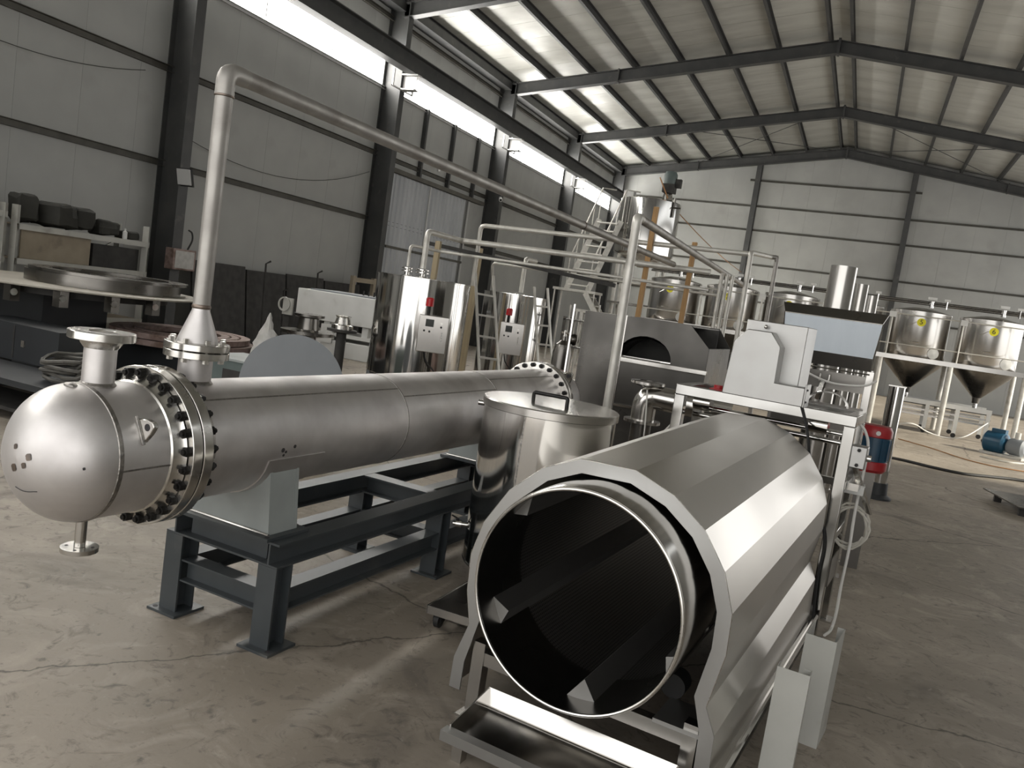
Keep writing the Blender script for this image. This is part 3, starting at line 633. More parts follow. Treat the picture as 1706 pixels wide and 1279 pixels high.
for i, (x, y, r, z0, z1) in enumerate(((-.25, 7.35, .105, 1.30, 2.26), (-.10, 7.72, .062, 1.3, 2.16), (.0, 8.0, .055, 1.3, 2.09))):
    lb = ('tall wide polished exhaust stack, tallest of three behind the hopper', 'middle of three polished exhaust stacks behind the hopper', 'shortest polished exhaust stack, rightmost of three behind the hopper')[i]
    k = thing('exhaust_stack', lb, 'exhaust stack', (x, y, 0), 0, 'exhaust stacks behind the hopper')
    MB().lathe([(r-.006, z1-.6), (r-.006, z1), (r, z1), (r, .35), (r-.004, .35)], 40).build('stack_pipe', 'ssb', k)
    MB().ring((0, 0, .32), (0, 0, .35), r*1.4, r*.5, 24).build('base_flange', 'ssb', k)
    for q in range(3):
        a = q*2.09; MB().cyl((cos(a)*r*1.1, sin(a)*r*1.1, 0), (cos(a)*r*1.1, sin(a)*r*1.1, .33), .014, n=10).build('leg', 'ssb', k)

vm = thing('vibration_motor', 'upright blue vibration motor with red end covers beside the gantry', 'motor', (.19, 6.35, .76))
MB().cyl((0, 0, .07), (0, 0, .26), .112, n=36).build('body', 'blue', vm)
for a in range(0, 360, 30): MB().bar((cos(radians(a))*.112, sin(radians(a))*.112, .09), (cos(radians(a))*.112, sin(radians(a))*.112, .24), .008, .016, (cos(radians(a)), sin(radians(a)), 0)).build('cooling_fin', 'blue', vm)
MB().lathe([(0, .0), (.10, .0), (.118, .02), (.118, .075), (.112, .08)], 36).build('end_cover', 'redp', vm)
MB().lathe([(.112, .25), (.118, .255), (.118, .30), (.10, .33), (0, .335)], 36).build('end_cover', 'redp', vm)
MB().cyl((.02, -.108, .285), (.02, -.122, .285), .016, n=14).build('cover_cap', 'white', vm)
MB().box(-.05, .05, .09, .16, .08, .24).build('mounting_foot', 'blue', vm)
MB().box(-.06, .06, .15, .17, -.76, .30).build('mounting_bracket', 'ssd', vm)

sp = thing('support_post', 'thick stainless tube post on a dark base in the aisle beyond the blue motor', 'post', (.43, 9.95, 0))
MB().cyl((0, 0, .18), (0, 0, 1.26), .085, n=32).build('tube', 'ssm', sp)
MB().lathe([(.16, 0), (.16, .02), (.11, .05), (.10, .18), (.0, .18)], 28).build('base', 'navy', sp)
MB().box(-.09, .09, -.09, .09, 1.26, 1.275).build('head_plate', 'ssb', sp)

el = thing('duct_elbow', 'polished stainless duct elbow with flanged ends left of the gantry', 'pipe', (-1.38, 5.9, 0))
MB().tube(fillet([(.0, 0, .86), (.0, 0, 1.04), (.62, .05, 1.02)], .15, 12), .088, 32).build('elbow', 'ss', el)
MB().lathe([(.07, .84), (.135, .84), (.135, .86), (.07, .86)], 36, (0, 0, 0), (0, 0, 1), True).build('flange', 'ss', el)
MB().lathe([(.06, 1.105), (.125, 1.125), (.125, 1.143), (.06, 1.15)], 36, (.0, 0, 0), (0, 0, 1), True).build('top_collar', 'ss', el)
MB().cyl((0, 0, .012), (0, 0, .84), .075, n=28).build('down_pipe', 'ssd', el)
MB().box(-.12, .12, -.12, .12, 0, .012).build('foot_plate', 'ssd', el)

# ---- second roaster with arched opening
ov = thing('arched_roaster', 'dark stainless roaster with arched opening and clipped corners behind the lidded tank', 'roaster', (-1.75, 7.0, 0))
poly = [(-.16, .10), (.51, .10), (.58, .2), (.58, 1.42), (.45, 1.60), (-.16, 1.60)]
arch = [(.04+.24*cos(radians(a)), 1.245+.20*sin(radians(a))) for a in range(0, 181, 15)]
def holed(y0, y1):
    # front plate with the arched opening, made of strips round the hole
    m = MB(); m.prism([(-.16, .1), (.58, .1), (.58, 1.245), (-.16, 1.245)], y0, y1); k = len(arch)
    outer = []
    for i, (x, z) in enumerate(arch):
        a = radians(15*i); dx, dz = cos(a), sin(a); tt = []
        if dx > 1e-6: tt.append((.58-.04)/dx)
        if dx < -1e-6: tt.append((-.16-.04)/dx)
        if dz > 1e-6: tt.append((1.60-1.245)/dz)
        t = min(tt); X, Z = .04+dx*t, 1.245+dz*t
        if X > .45: Z = min(Z, 1.60-(X-.45)*1.38)
        outer.append((X, Z))
    return m.strip(outer, y0, y1, arch)
holed(-.006, 0).build('front_plate', 'ssk', ov)
MB().box(-.55, -.165, -.006, .0, .10, 1.585).build('side_door', 'ssk', ov)
MB().box(-.17, -.16, -.014, -.004, .15, 1.60).build('door_edge', 'ssb', ov)
MB().box(-.60, -.585, -.20, -.185, .1, 1.63).build('door_frame', 'ssm', ov)
MB().box(-.55, -.54, 0, 1.2, .1, 1.58).box(.57, .58, .02, 1.2, .2, 1.42).box(-.54, .45, 0.02, 1.2, 1.58, 1.59).build('casing', 'ssk', ov)
MB().prism(poly, 1.2, 1.21).build('back_plate', 'ssk', ov)
MB().box(-.54, .57, .42, .43, .1, 1.58).build('arch_shade_plate', 'dark', ov)  # dark plate added to stand in for the shade inside the arch
MB().lathe([(.30, .05), (.30, .42)], 48, (.04, 0, 1.12), (0, 1, 0)).build('inner_drum', 'ssk', ov)
MB().tube([(-.2, .03, 1.24), (.28, .0, 1.245)], .012, 10).build('drum_lip', 'ssm', ov)
MB().box(-.16, .60, -.035, -.006, 1.195, 1.235).build('ledge_bar', 'ss', ov, bevel=.004)
MB().box(-.16, .20, -.03, -.006, .80, .82).build('lower_bar', 'ssm', ov)
for x in (-.50, .52):
    for y in (.08, 1.1): MB().box(x-.03, x+.03, y-.03, y+.03, 0, .10).build('leg', 'ssk', ov)

# ---- lidded tank beside the drum
lt = thing('lidded_tank', 'polished stainless round tank with flat lid and strap handle beside the drum', 'tank', (-1.51, 4.25, 0))
MB().lathe([(.0, .12), (.362, .12), (.370, .13), (.370, 1.015)], 80).build('body', 'ssm', lt)
ld = MB().lathe([(.375, 1.012), (.379, 1.015), (.379, 1.052), (.374, 1.058), (0, 1.062)], 80).build('lid', 'ssb', lt)
MB().tube(fillet([(-.10, -.03, 1.055), (-.10, -.03, 1.105), (.10, -.03, 1.105), (.10, -.03, 1.055)], .012, 4), .011, 8).build('handle', 'black', ld)
MB().lathe([(.370, .128), (.374, .132), (.374, .140), (.370, .144)], 80).build('bottom_band', 'ssb', lt)
for a in (190, 310, 70): MB().cyl((cos(radians(a))*.30, sin(radians(a))*.30, 0), (cos(radians(a))*.30, sin(radians(a))*.30, .13), .022, n=14).build('leg', 'ssb', lt)
MB().bar((.0, -.370, .145), (.0, -.370, 1.01), .006, .003, (0, -1, 0)).build('weld_seam', 'weld', lt)
MB().cyl((-.365, -.03, .99), (-.42, -.05, .99), .016, n=16).build('overflow_stub', 'ssm', lt)
vb = MB().cyl((-.345, -.13, .30), (-.42, -.16, .30), .012, n=14).build('drain_valve', 'ssm', lt)
MB().cyl((-.375, -.142, .30), (-.405, -.154, .30), .022, n=14).build('valve_body', 'ssm', vb)
MB().bar((-.39, -.148, .325), (-.43, -.165, .345), .014, .006).build('valve_lever', 'black', vb)

ct = thing('low_trolley', 'low flat steel trolley on castors between the tank and the drum', 'trolley', (-1.44, 3.62, 0))
MB().box(-.21, .20, -.26, .20, .105, .112).build('deck', 'ssd', ct)
MB().box(-.212, .202, -.266, -.26, .075, .114).build('front_edge', 'ssb', ct); MB().box(-.216, -.21, -.266, .2, .075, .114).build('side_edge', 'ssb', ct)
for x in (-.17, .16):
    for y in (-.21, .15):
        c = MB().cyl((x-.012, y, .036), (x+.012, y, .036), .036, n=20).build('castor_wheel', 'rubber', ct)
        MB().box(x-.022, x-.016, y-.02, y+.02, .03, .105).box(x+.016, x+.022, y-.02, y+.02, .03, .105).build('castor_fork', 'black', c)

# ---- folded sheet channels leaning beside the drum
def folded(name, label, loc, rz, w, d, h, lean):
    o = thing(name, label, 'metal sheet', loc, rz, 'folded sheet channels beside the drum'); t = .003
    f = lambda v: V((v.x, v.y+lean*v.z, v.z))
    MB().box(-w/2, w/2, 0, t, 0, h).xf(f).build('web', 'sheet', o)
    MB().box(w/2-t, w/2, t, d, 0, h).xf(f).build('flange', 'sheet', o); MB().box(-w/2, -w/2+t, t, d, 0, h).xf(f).build('flange', 'sheet', o)
    MB().box(w/2-.03, w/2-t, d-t, d, 0, h).xf(f).build('return_lip', 'sheet', o)
    return o
folded('folded_channel', 'shorter pale folded sheet channel standing nearest the camera beside the drum', (-.02, 3.06, 0), radians(-4), .115, .06, .425, .02)
folded('folded_channel', 'grey folded sheet channel standing on edge behind the nearest pale one', (.055, 3.44, 0), radians(-8), .12, .20, .445, .02)

# ---- cables and hoses round the gantry
tag(MB().tube(spline([(.063, 5.0, 1.19), (.102, 5.0, 1.148), (.129, 5.0, 1.067), (.131, 5.0, .911), (.127, 4.99, .70), (.133, 4.98, .489), (.129, 4.97, .274), (.131, 4.95, .11), (.12, 4.93, .012), (.09, 4.8, .012)]), .0085, 8).build('power_cable', 'cable'), 'white power cable hanging from the gantry corner down to the floor', 'cable')
pts = []
for k in range(3*16):
    a = k*2*pi/16; pts.append((.115+(.095+.012*sin(k*.9))*cos(a), 5.02+.012*sin(k*.37)+.006*(k//16), .60+(.118+.015*cos(k*.5))*sin(a)))
tag(MB().tube(pts, .007, 6).build('air_hose', 'hose'), 'pale air hose coiled in loops on the gantry post', 'hose')
tag(MB().tube(spline([(-.243, 4.7, 1.25), (-.189, 4.70, 1.118), (-.129, 4.69, .896), (-.053, 4.68, .713), (-.0, 4.66, .553), (.0, 4.64, .348), (.02, 4.62, .10), (.04, 4.58, .012)]), .008, 6).build('black_cable', 'rubber'), 'black cable falling from the drive cover along the hood edge', 'cable')
tag(MB().tube(spline([(-.377, 5.98, 1.417), (-.209, 5.96, 1.362), (-.09, 5.95, 1.35), (.059, 5.95, 1.368), (.128, 6.0, 1.41)]), .0075, 8).build('power_cable', 'cable'), 'white cable sagging across the front of the feed hopper', 'cable')
tag(MB().tube(spline([(-1.33, 5.7, 1.10), (-1.30, 5.68, .85), (-1.28, 5.66, .5), (-1.25, 5.6, .012), (-1.1, 5.5, .012)]), .006, 6).build('white_cable', 'cable'), 'thin white cable hanging past the duct elbow', 'cable')
tag(MB().tube(spline([(-1.06, 5.5, 1.12), (-1.07, 5.5, .95), (-1.16, 5.48, .80), (-1.25, 5.4, .6), (-1.3, 5.3, .2), (-1.28, 5.25, .012)]), .007, 6).build('white_cable', 'cable'), 'white cable looping down left of the gantry post', 'cable')

# ================================================================== HEATED TANKS WITH CONTROL BOXES
def ctrl_tank(label, c, r, z0, z1, boff, bw, bh, bz, grp):
    t = thing('heated_tank', label, 'tank', (c[0], c[1], 0), 0, grp)
    MB().lathe([(0, z0), (r-.01, z0), (r, z0+.01), (r, z1-.012), (r+.006, z1-.01), (r+.006, z1), (r-.02, z1+.004), (0, z1+.03)], 80).build('shell', 'ssm', t)
    MB().lathe([(r-.12, z0-.06), (r-.05, z0-.05), (r-.03, z0)], 60).build('skirt', 'rubber', t)
    for k in range(4):
        a = k*pi/2+.4; MB().cyl((cos(a)*(r-.1), sin(a)*(r-.1), 0), (cos(a)*(r-.1), sin(a)*(r-.1), z0), .035, n=14).build('leg', 'ssd', t)
    d = V((-c[0], -c[1], 0)).normalized(); s = V((-d.y, d.x, 0)); o = d*(r+.02)+s*boff
    def P(a, b, z): return o+s*a+d*b+V((0, 0, z))
    def bx(a0, a1, b0, b1, zz0, zz1):
        return MB().add([P(a0, b0, zz0), P(a1, b0, zz0), P(a1, b1, zz0), P(a0, b1, zz0), P(a0, b0, zz1), P(a1, b0, zz1), P(a1, b1, zz1), P(a0, b1, zz1)],
                        [(3, 2, 1, 0), (4, 5, 6, 7), (0, 1, 5, 4), (1, 2, 6, 5), (2, 3, 7, 6), (3, 0, 4, 7)])
    cb_ = bx(-bw/2, bw/2, -.10, .09, bz-bh/2, bz+bh/2).build('control_box', 'ssb', t, bevel=.006)
    bx(-bw*.28, -.0, .09, .096, bz+bh*.20, bz+bh*.40).build('display', 'screen', cb_)
    for a, z in ((-bw*.30, .08), (-bw*.12, .07), (bw*.26, .22), (bw*.26, .32)):
        MB().cyl(P(a, .09, bz+bh*z), P(a, .105, bz+bh*z), .012, n=12).build('push_button', 'black' if z < .3 else 'flange', cb_)
    for k in range(4): bx(bw*.28, bw*.33, .09, .092, bz-bh*.16+k*bh*.065, bz-bh*.16+k*bh*.065+bh*.045).build('lettering', 'cable', cb_)
    bk = MB().cyl(P(-bw*.22, 0, bz+bh/2), P(-bw*.22, 0, bz+bh/2+.10), .018, n=12).build('warning_light', 'black', t)
    MB().lathe([(0, 0), (.045, 0), (.045, .085), (.03, .10), (0, .10)], 20, P(-bw*.22, 0, bz+bh/2+.10)).build('beacon', 'red', bk)
    MB().tube(spline([P(-bw*.2, -.02, bz-bh/2), P(-bw*.1, 0, bz-bh*.75), P(bw*.2, .02, bz-bh*1.0), P(bw*.5, .02, z0+.02)]), .008, 6).build('lead', 'rubber', t)
    return t
t1 = ctrl_tank('large polished tank with control box and red beacon, nearest the overhead pipes', (-4.95, 8.72), .557, .50, 1.675, .17, .335, .42, 1.06, 'heated tanks with control boxes')
t2 = ctrl_tank('darker polished tank with control box between the two ladders', (-4.86, 11.35), .47, .40, 1.66, .02, .34, .46, 1.02, 'heated tanks with control boxes')
for px_, py_, r in ((-.33, .12, .07), (-.10, .10, .085)):
    MB().lathe([(.03, 0), (.03, .05), (r, .055), (r, .07), (.03, .075), (.03, .085), (r, .09), (r, .105), (.03, .11)], 24, (px_, py_, 1.68)).build('nozzle_flange', 'flange', t1)
def line(name, label, pts, r, m='galv', rad=.07, grp='pipes crossing the hall'):
    o = tag(MB().tube(fillet(pts, rad, 6), r, 14).build(name, m), label, 'pipe', grp); return o
line('process_pipe', 'thicker pipe with an angled end rising from the large polished tank', [(-5.05, 8.82, 1.795), (-5.05, 8.82, 2.25), (-5.06, 9.75, 2.25), (-1.80, 9.95, 2.25)], .036)
line('process_pipe', 'thin pipe rising left of the thicker one on the large polished tank', [(-5.28, 8.84, 1.795), (-5.28, 8.84, 2.06), (-5.2, 9.45, 2.06), (-1.72, 9.55, 2.02)], .019)
line('process_pipe', 'topmost cross pipe turning down behind the large polished tank', [(-4.98, 10.1, 1.69), (-4.93, 10.0, 2.50), (-1.40, 10.1, 2.53)], .030)
line('process_pipe', 'lowest thin cross pipe rising from the tank between the ladders', [(-5.04, 10.9, 1.72), (-5.04, 10.75, 2.06), (-1.8, 10.75, 2.02)], .018)
line('process_pipe', 'grey vertical pipe standing on the tank between the ladders', [(-4.72, 11.2, 1.70), (-4.72, 11.2, 2.2), (-4.72, 11.6, 2.2)], .033)
for i, (x, lb) in enumerate(((-1.71, 'left of three upright pipes dropping behind the arched roaster'), (-1.645, 'middle of three upright pipes dropping behind the arched roaster'), (-1.58, 'right of three upright pipes dropping behind the arched roaster'))):
    tag(MB().cyl((x, 10.25, 0), (x, 10.25, 2.28-.008*i), .024, n=16).build('drop_pipe', 'galv'), lb, 'pipe', 'drop pipes behind the roaster')
pp = thing('post_pipe', 'tall pale pipe post with elbow standing between lidded tank and arched roaster', 'pipe', (-1.70, 6.05, 0))
MB().cyl((0, 0, .01), (0, 0, 2.25), .034, n=24).build('post', 'galv', pp)
MB().tube(fillet([(0, 0, 2.24), (0, 0, 2.335), (-.0, .1, 2.335)], .07, 8), .037, 20).build('elbow', 'galv', pp)
MB().cyl((0, .09, 2.335), (-.17, 7.3, 2.335), .034, n=20).build('pipe_run', 'pipe', pp)
MB().lathe([(.08, 0), (.08, .012), (.034, .012)], 20).build('foot_plate', 'galv', pp)
gp = thing('pipe_loop', 'upright square pipe loop standing above the drive cover', 'pipe', (-1.38, 10.0, 0))
MB().tube(fillet([(.02, 0, 0), (0, 0, 2.54), (.05, 1.6, 2.66), (.14, 1.62, 2.66)], .05), .030, 14).build('front_leg', 'galv', gp)
MB().tube(fillet([(.05, 1.58, 2.66), (.13, 1.6, 2.66), (.14, 1.6, 0)], .03), .030, 12).build('rear_leg', 'pipe', gp)
# timber props
for x, y, h, w, mt, lb in ((-2.62, 10.0, 2.96, .06, 'wood', 'tallest orange timber prop in front of the tall mixing tank'), (-2.15, 10.35, 2.62, .06, 'wood', 'shorter orange timber prop beside the tank marked 1'),
                       (-5.35, 9.62, 2.20, .07, 'woodp', 'left pale timber prop behind the large polished tank'), (-5.02, 10.2, 2.21, .08, 'woodp', 'right pale timber prop behind the large polished tank')):
    tag(MB().box(-w/2, w/2, -.025, .025, 0, h).xf(lambda v: V((v.x+.01*v.z, v.y, v.z))).build('timber_prop', mt, None), lb, 'timber', 'timber props under the pipes').location = (x, y, 0)
tag(MB().bar((-5.6, 9.85, 2.17), (-3.0, 10.15, 1.95), .09, .05).build('timber_rail', 'dark'), 'dark timber rail lying along the props under the pipes', 'timber')
# ladders
def ladder(label, a, b, c, d, n):
    L = thing('step_ladder', label, 'ladder', (a[0], a[1], 0), 0, 'metal ladders by the tanks'); o = V((a[0], a[1], 0)); a, b, c, d = (V(p)-o for p in (a, b, c, d))
    for p, q in ((a, b), (c, d)): MB().bar(p, q, .035, .02).build('rail', 'galv', L)
    for i in range(1, n): MB().bar(a.lerp(b, i/n), c.lerp(d, i/n), .03, .025).build('rung', 'galv', L)
ladder('metal ladder leaning between the two control box tanks', (-4.72, 9.6, 1.86), (-4.22, 9.35, 0), (-4.53, 9.75, 1.85), (-4.0, 9.5, 0), 7)
ladder('metal ladder right of the darker control box tank', (-4.28, 10.6, 1.80), (-3.83, 10.45, 0), (-4.12, 10.7, 1.81), (-3.65, 10.55, 0), 7)
# clutter between the ladder and the roaster
gc = thing('gas_cylinder', 'dark gas cylinder with valve behind the far end of the heat exchanger', 'gas cylinder', (-3.20, 9.1, 0))
MB().lathe([(0, 0), (.11, 0), (.115, .02), (.115, 1.05), (.09, 1.15), (.035, 1.2), (.03, 1.25), (0, 1.25)], 28).build('bottle', 'ssd', gc)
MB().cyl((0, 0, 1.25), (0, 0, 1.32), .016, n=10).cyl((-.05, 0, 1.29), (.05, 0, 1.29), .012, n=8).build('valve', 'flange', gc)
fp = thing('flanged_pipe_piece', 'short flanged pipe standing behind the far flange of the heat exchanger', 'pipe', (-2.62, 7.35, 0))
MB().cyl((0, 0, 0), (0, 0, .93), .05, n=20).build('pipe', 'cream', fp)
for z in (.93, .955): MB().ring((0, 0, z), (0, 0, z+.018), .11, .03, 28).build('flange', 'flange', fp)
ms = thing('pipe_rack', 'small steel rack holding upright rods behind the ladder', 'rack', (-3.85, 11.7, 0))
for x in (-.25, .25):
    for y in (-.15, .15): MB().box(x-.02, x+.02, y-.02, y+.02, 0, 1.45).build('leg', 'ssd', ms)
for z in (.5, 1.0, 1.4): MB().box(-.27, .27, -.17, .17, z, z+.02).build('shelf', 'ssd', ms)
for k in range(6): MB().cyl((-.2+k*.08, random.uniform(-.1, .1), .52), (-.22+k*.085, random.uniform(-.1, .1), 1.5+random.uniform(0, .2)), .012, n=8).build('rod', 'galv', ms)
for x in (-.12, .1): MB().sph((x, 0, 1.12), .09, 14, 8).build('valve_bonnet', 'ssd', ms)
bn = thing('storage_drum', 'rusty brown steel drum behind the far flange of the heat exchanger', 'drum', (-3.05, 8.2, 0))
MB().lathe([(0, 0), (.24, 0), (.25, .01), (.25, .28), (.256, .29), (.25, .30), (.25, .58), (.256, .59), (.25, .6), (.25, .9), (.24, .91), (.235, .89), (0, .89)], 32).build('barrel', 'rust', bn)

# ================================================================== ROW OF NUMBERED TANKS
NTL = ['leftmost polished platform tank, yellow sticker 1, beside the orange timber prop', 'second platform tank from the left, yellow sticker 2 near the drop pipes',
       'third platform tank from the left, yellow sticker 3 behind the hopper', 'fourth platform tank from the left, mostly hidden by the exhaust stacks',
       'second platform tank from the right, yellow sticker 5, just right of hopper', 'rightmost platform tank with yellow sticker 6']
def number_tank(n, x):
    t = thing('hopper_tank', NTL[n-1], 'tank', (x, 20.90, 0), 0, 'numbered tanks on the platform')
    MB().lathe([(.625, 1.52), (.63, 1.53), (.63, 2.60), (.64, 2.60), (.64, 2.64), (.62, 2.65), (.2, 2.74), (0, 2.75)], 56).build('shell', 'ssb', t)
    MB().lathe([(.63, 1.52), (.58, 1.44), (.09, .93), (.07, .80), (0, .80)], 56).build('cone', 'ssd', t)
    MB().cyl((0, 0, .68), (0, 0, .82), .05, n=16).build('outlet_valve', 'ssm', t)
    MB().lathe([(0, 0), (.09, 0), (.09, .03), (.12, .03), (.12, .05), (0, .07)], 20, (.34, -.51, 1.75), (.3, -1, 0)).build('manhole', 'white', t)
    MB().tube([(-.15, -.61, 1.95), (-.08, -.66, 1.95), (.02, -.66, 1.95)], .008, 6).build('handle', 'flange', t)
    if n != 4:
        s = MB().cyl((0, -.636, 2.40), (0, -.646, 2.40), .09, n=24).build('number_sticker', 'yellow', t)
        c = bpy.data.curves.new('number', 'FONT'); c.body = str(n); c.size = .15; c.align_x = 'CENTER'; c.align_y = 'CENTER'; c.extrude = .001
        tmp = bpy.data.objects.new('tmp', c); me = bpy.data.meshes.new_from_object(tmp); bpy.data.objects.remove(tmp); bpy.data.curves.remove(c)
        me.materials.clear(); me.materials.append(MT['ink']); o = bpy.data.objects.new('number', me); COL.objects.link(o); o.parent = s; o.location = (0, -.649, 2.40); o.rotation_euler = (pi/2, 0, 0)
        MB().tube([(-.10, -.645, 2.40), (-.20, -.62, 2.33), (-.26, -.585, 2.30)], .006, 6).build('thermometer', 'flange', t)
for n in range(1, 7): number_tank(n, 1.10+1.42*(n-5))
tp = thing('tank_platform', 'long stainless platform with tube legs and rail under the numbered tanks', 'platform', (-1.0, 20.2, 0))
MB().box(-4.4, 5.2, -.05, .03, 1.52, 1.62).build('front_beam', 'ssb', tp); MB().box(-4.4, 5.2, 1.37, 1.44, 1.52, 1.62).build('rear_beam', 'ssb', tp)
for i in range(8):
    x = -4.28+1.42*i
    MB().box(x-.025, x+.025, .03, 1.37, 1.53, 1.61).build('cross_beam', 'ssb', tp)
    if i % 2 == 0 or i in (3, 5):
        for y in (-.01, 1.405): MB().cyl((x+.02, y, 0), (x+.02, y, 1.52), .055, n=18).build('leg', 'galv', tp)
    MB().cyl((x+.1, -.03, 1.62), (x+.1, -.03, 2.52), .018, n=8).build('rail_post', 'galv', tp)
    MB().box(x+.03, x+.17, -.10, -.04, 2.44, 2.56).build('lamp_box', 'white', tp)
for z in (1.86, 2.53): MB().tube([(-4.3, -.03, z), (5.2, -.03, z)], .013, 8).build('rail', 'galv', tp)
hp2 = thing('header_pipe', 'long dark header pipes with white valve heads above the numbered tanks', 'pipe', (-1.0, 20.6, 0))
for z, y in ((2.83, 0), (2.88, .12)): MB().cyl((-4.2, y, z), (4.6, y, z), .028, n=12).build('pipe', 'ssd', hp2)
for i in range(6):
    x = -3.53+1.42*i+.1
    v = MB().cyl((x, -.04, 2.75), (x, -.04, 2.90), .05, n=14).build('valve', 'ssm', hp2); MB().box(x-.09, x+.09, -.08, 0, 2.93, 2.99).build('valve_head', 'white', v)
    v = MB().cyl((x+.3, -.04, 2.76), (x+.3, -.04, 2.93), .018, n=10).build('sensor', 'ssm', hp2); MB().box(x+.24, x+.36, -.08, 0, 2.93, 2.98).build('sensor_head', 'white', v)
cf = thing('weigh_conveyor', 'pale steel conveyor frame standing under the numbered tanks', 'conveyor', (1.85, 20.75, 0))
for y in (-.45, .45):
    for z, h in ((.62, .10), (.48, .035), (.36, .04)): MB().box(-.95, .95, y-.02, y+.02, z, z+h).build('side_rail', 'white' if h > .05 else 'ssb', cf)
    for x in (-.9, -.3, .3, .9):
        MB().box(x-.04, x+.04, y-.024, y+.024, .10, .72).build('upright', 'white' if x > -.5 else 'ssb', cf)
        MB().cyl((x, y-.015, .05), (x, y+.015, .05), .05, n=14).build('castor_wheel', 'rubber', cf)
MB().box(-.95, .95, -.43, .43, .60, .62).build('belt', 'rubber', cf)

# ================================================================== TALL MIXING TANK AND STAIR
tt = thing('mixing_tank', 'tall raised mixing tank with motor on top in the far left corner', 'tank', (-6.4, 24.0, 0))
MB().lathe([(0, 3.05), (.1, 3.05), (.84, 3.40), (.88, 3.44), (.88, 4.98), (.86, 5.0), (0, 5.1)], 72).build('shell', 'ssm', tt)
for a in (30, 150, 215, 330): MB().cyl((cos(radians(a))*.72, sin(radians(a))*.72, 0), (cos(radians(a))*.72, sin(radians(a))*.72, 3.5), .06, n=14).build('leg', 'galv', tt)
MB().lathe([(.90, 1.9), (.90, 1.96), (.6, 1.96), (.6, 1.9)], 8, (0, 0, 0), (0, 0, 1), True).build('leg_brace', 'ssb', tt)
mo = MB().lathe([(.16, 5.04), (.13, 5.2), (.10, 5.28), (0, 5.3)], 20, (.52, -.25, 0)).build('agitator_drive', 'ssm', tt)
MB().box(.36, .70, -.42, -.08, 5.26, 5.50).build('gearbox', 'dark', mo)
MB().lathe([(0, 5.48), (.17, 5.5), (.19, 5.56), (.19, 5.78), (.15, 5.86), (0, 5.88)], 24, (.52, -.25, 0)).build('motor', 'greenp', mo)
MB().box(.70, .86, -.33, -.17, 5.42, 5.66).build('terminal_box', 'dark', mo)
MB().cyl((.80, -.45, 4.55), (.80, -.45, 5.1), .03, n=10).cyl((.72, -.47, 4.82), (1.0, -.5, 4.82), .025, n=10).build('side_valve', 'ssd', tt)
MB().bar((.30, -.62, 5.62), (.62, -.62, 5.06), .03, .03).build('strut', 'orange', tt)
MB().box(-.1, .2, -.4, -.1, 5.06, 5.26).xf(lambda v: v+V((-.75, .3, 0))).build('hatch', 'white', tt)
sr = thing('steel_stair', 'light steel stair with handrails climbing to the tall mixing tank', 'stair', (-7.6, 22.9, 0))
S0, S1 = V((-.30, 0, 2.12)), V((.30, .25, 4.25))
for s in (-.33, .33): MB().bar(S0+V((s, 0, 0)), S1+V((s, 0, 0)), .05, .16).build('stringer', 'galv', sr)
for i in range(9):
    p = S0.lerp(S1, (i+.5)/9); MB().box(p.x-.31, p.x+.31, p.y-.13, p.y+.10, p.z, p.z+.04).build('tread', 'galv', sr)
for s in (-.36, .36):
    MB().tube([S0+V((s, 0, .9)), S1+V((s, 0, .9)), S1+V((s+.35, .2, .9))], .024, 8).build('handrail', 'galv', sr)
    for i in range(5):
        p = S0.lerp(S1, i/4)+V((s, 0, 0)); MB().tube([p, p+V((0, 0, .9))], .018, 6).build('baluster', 'galv', sr)
MB().box(-.85, .45, -.55, .15, 2.05, 2.12).build('landing', 'galv', sr)
for x in (-.8, .4):
    for y in (-.5, .1): MB().cyl((x, y, 0), (x, y, 2.06), .025, n=8).build('landing_post', 'galv', sr)
L0, L1 = V((.2, -.45, 2.05)), V((1.55, -.45, .2))
for y in (-.25, .25): MB().bar(L0+V((0, y, 0)), L1+V((0, y, 0)), .05, .15).build('stringer', 'galv', sr)
for i in range(8):
    p = L0.lerp(L1, (i+.5)/8); MB().box(p.x-.10, p.x+.12, p.y-.24, p.y+.24, p.z, p.z+.03).build('tread', 'galv', sr)
MB().box(.0, 4.0, -.9, -.86, 1.50, 1.58).box(.2, .3, -.9, -.8, 0, 1.5).box(3.8, 3.9, -.9, -.8, 0, 1.5).build('lower_rail', 'galv', sr)
tag(MB().tube(sag((-5.54, 24, 4.75), (-4.98, 34.28, 4.0), .1), .012, 6).build('orange_cable', 'orange'), 'orange cable stretched from the tall mixing tank to the gable post', 'cable')

wk = thing('gable_fill_light', 'added fill light on a stand hidden behind the platform tanks, brightening the gable', 'added lamp', (-5.6, 27.5, 0))  # unseen lamp, added to give the glow on the end gable
MB().cyl((0, 0, 0), (0, 0, 2.2), .025, n=10).build('stand', 'dark', wk); MB().box(-.22, .22, -.08, .08, 2.2, 2.5).build('head', 'dark', wk)
for q in range(3): MB().bar((0, 0, .4), (cos(q*2.09)*.4, sin(q*2.09)*.4, .02), .03, .03).build('foot', 'dark', wk)
lsp = bpy.data.lights.new('gable_fill_lamp', 'SPOT'); lsp.energy = 900; lsp.spot_size = radians(95); lsp.spot_blend = .9; lsp.shadow_soft_size = .15; lsp.color = (1, .97, .88)
lso = bpy.data.objects.new('gable_fill_lamp', lsp); COL.objects.link(lso); lso.parent = wk; lso.location = (0, .15, 2.38); lso.rotation_euler = V((-.05, 1, .28)).to_track_quat('-Z', 'Y').to_euler()

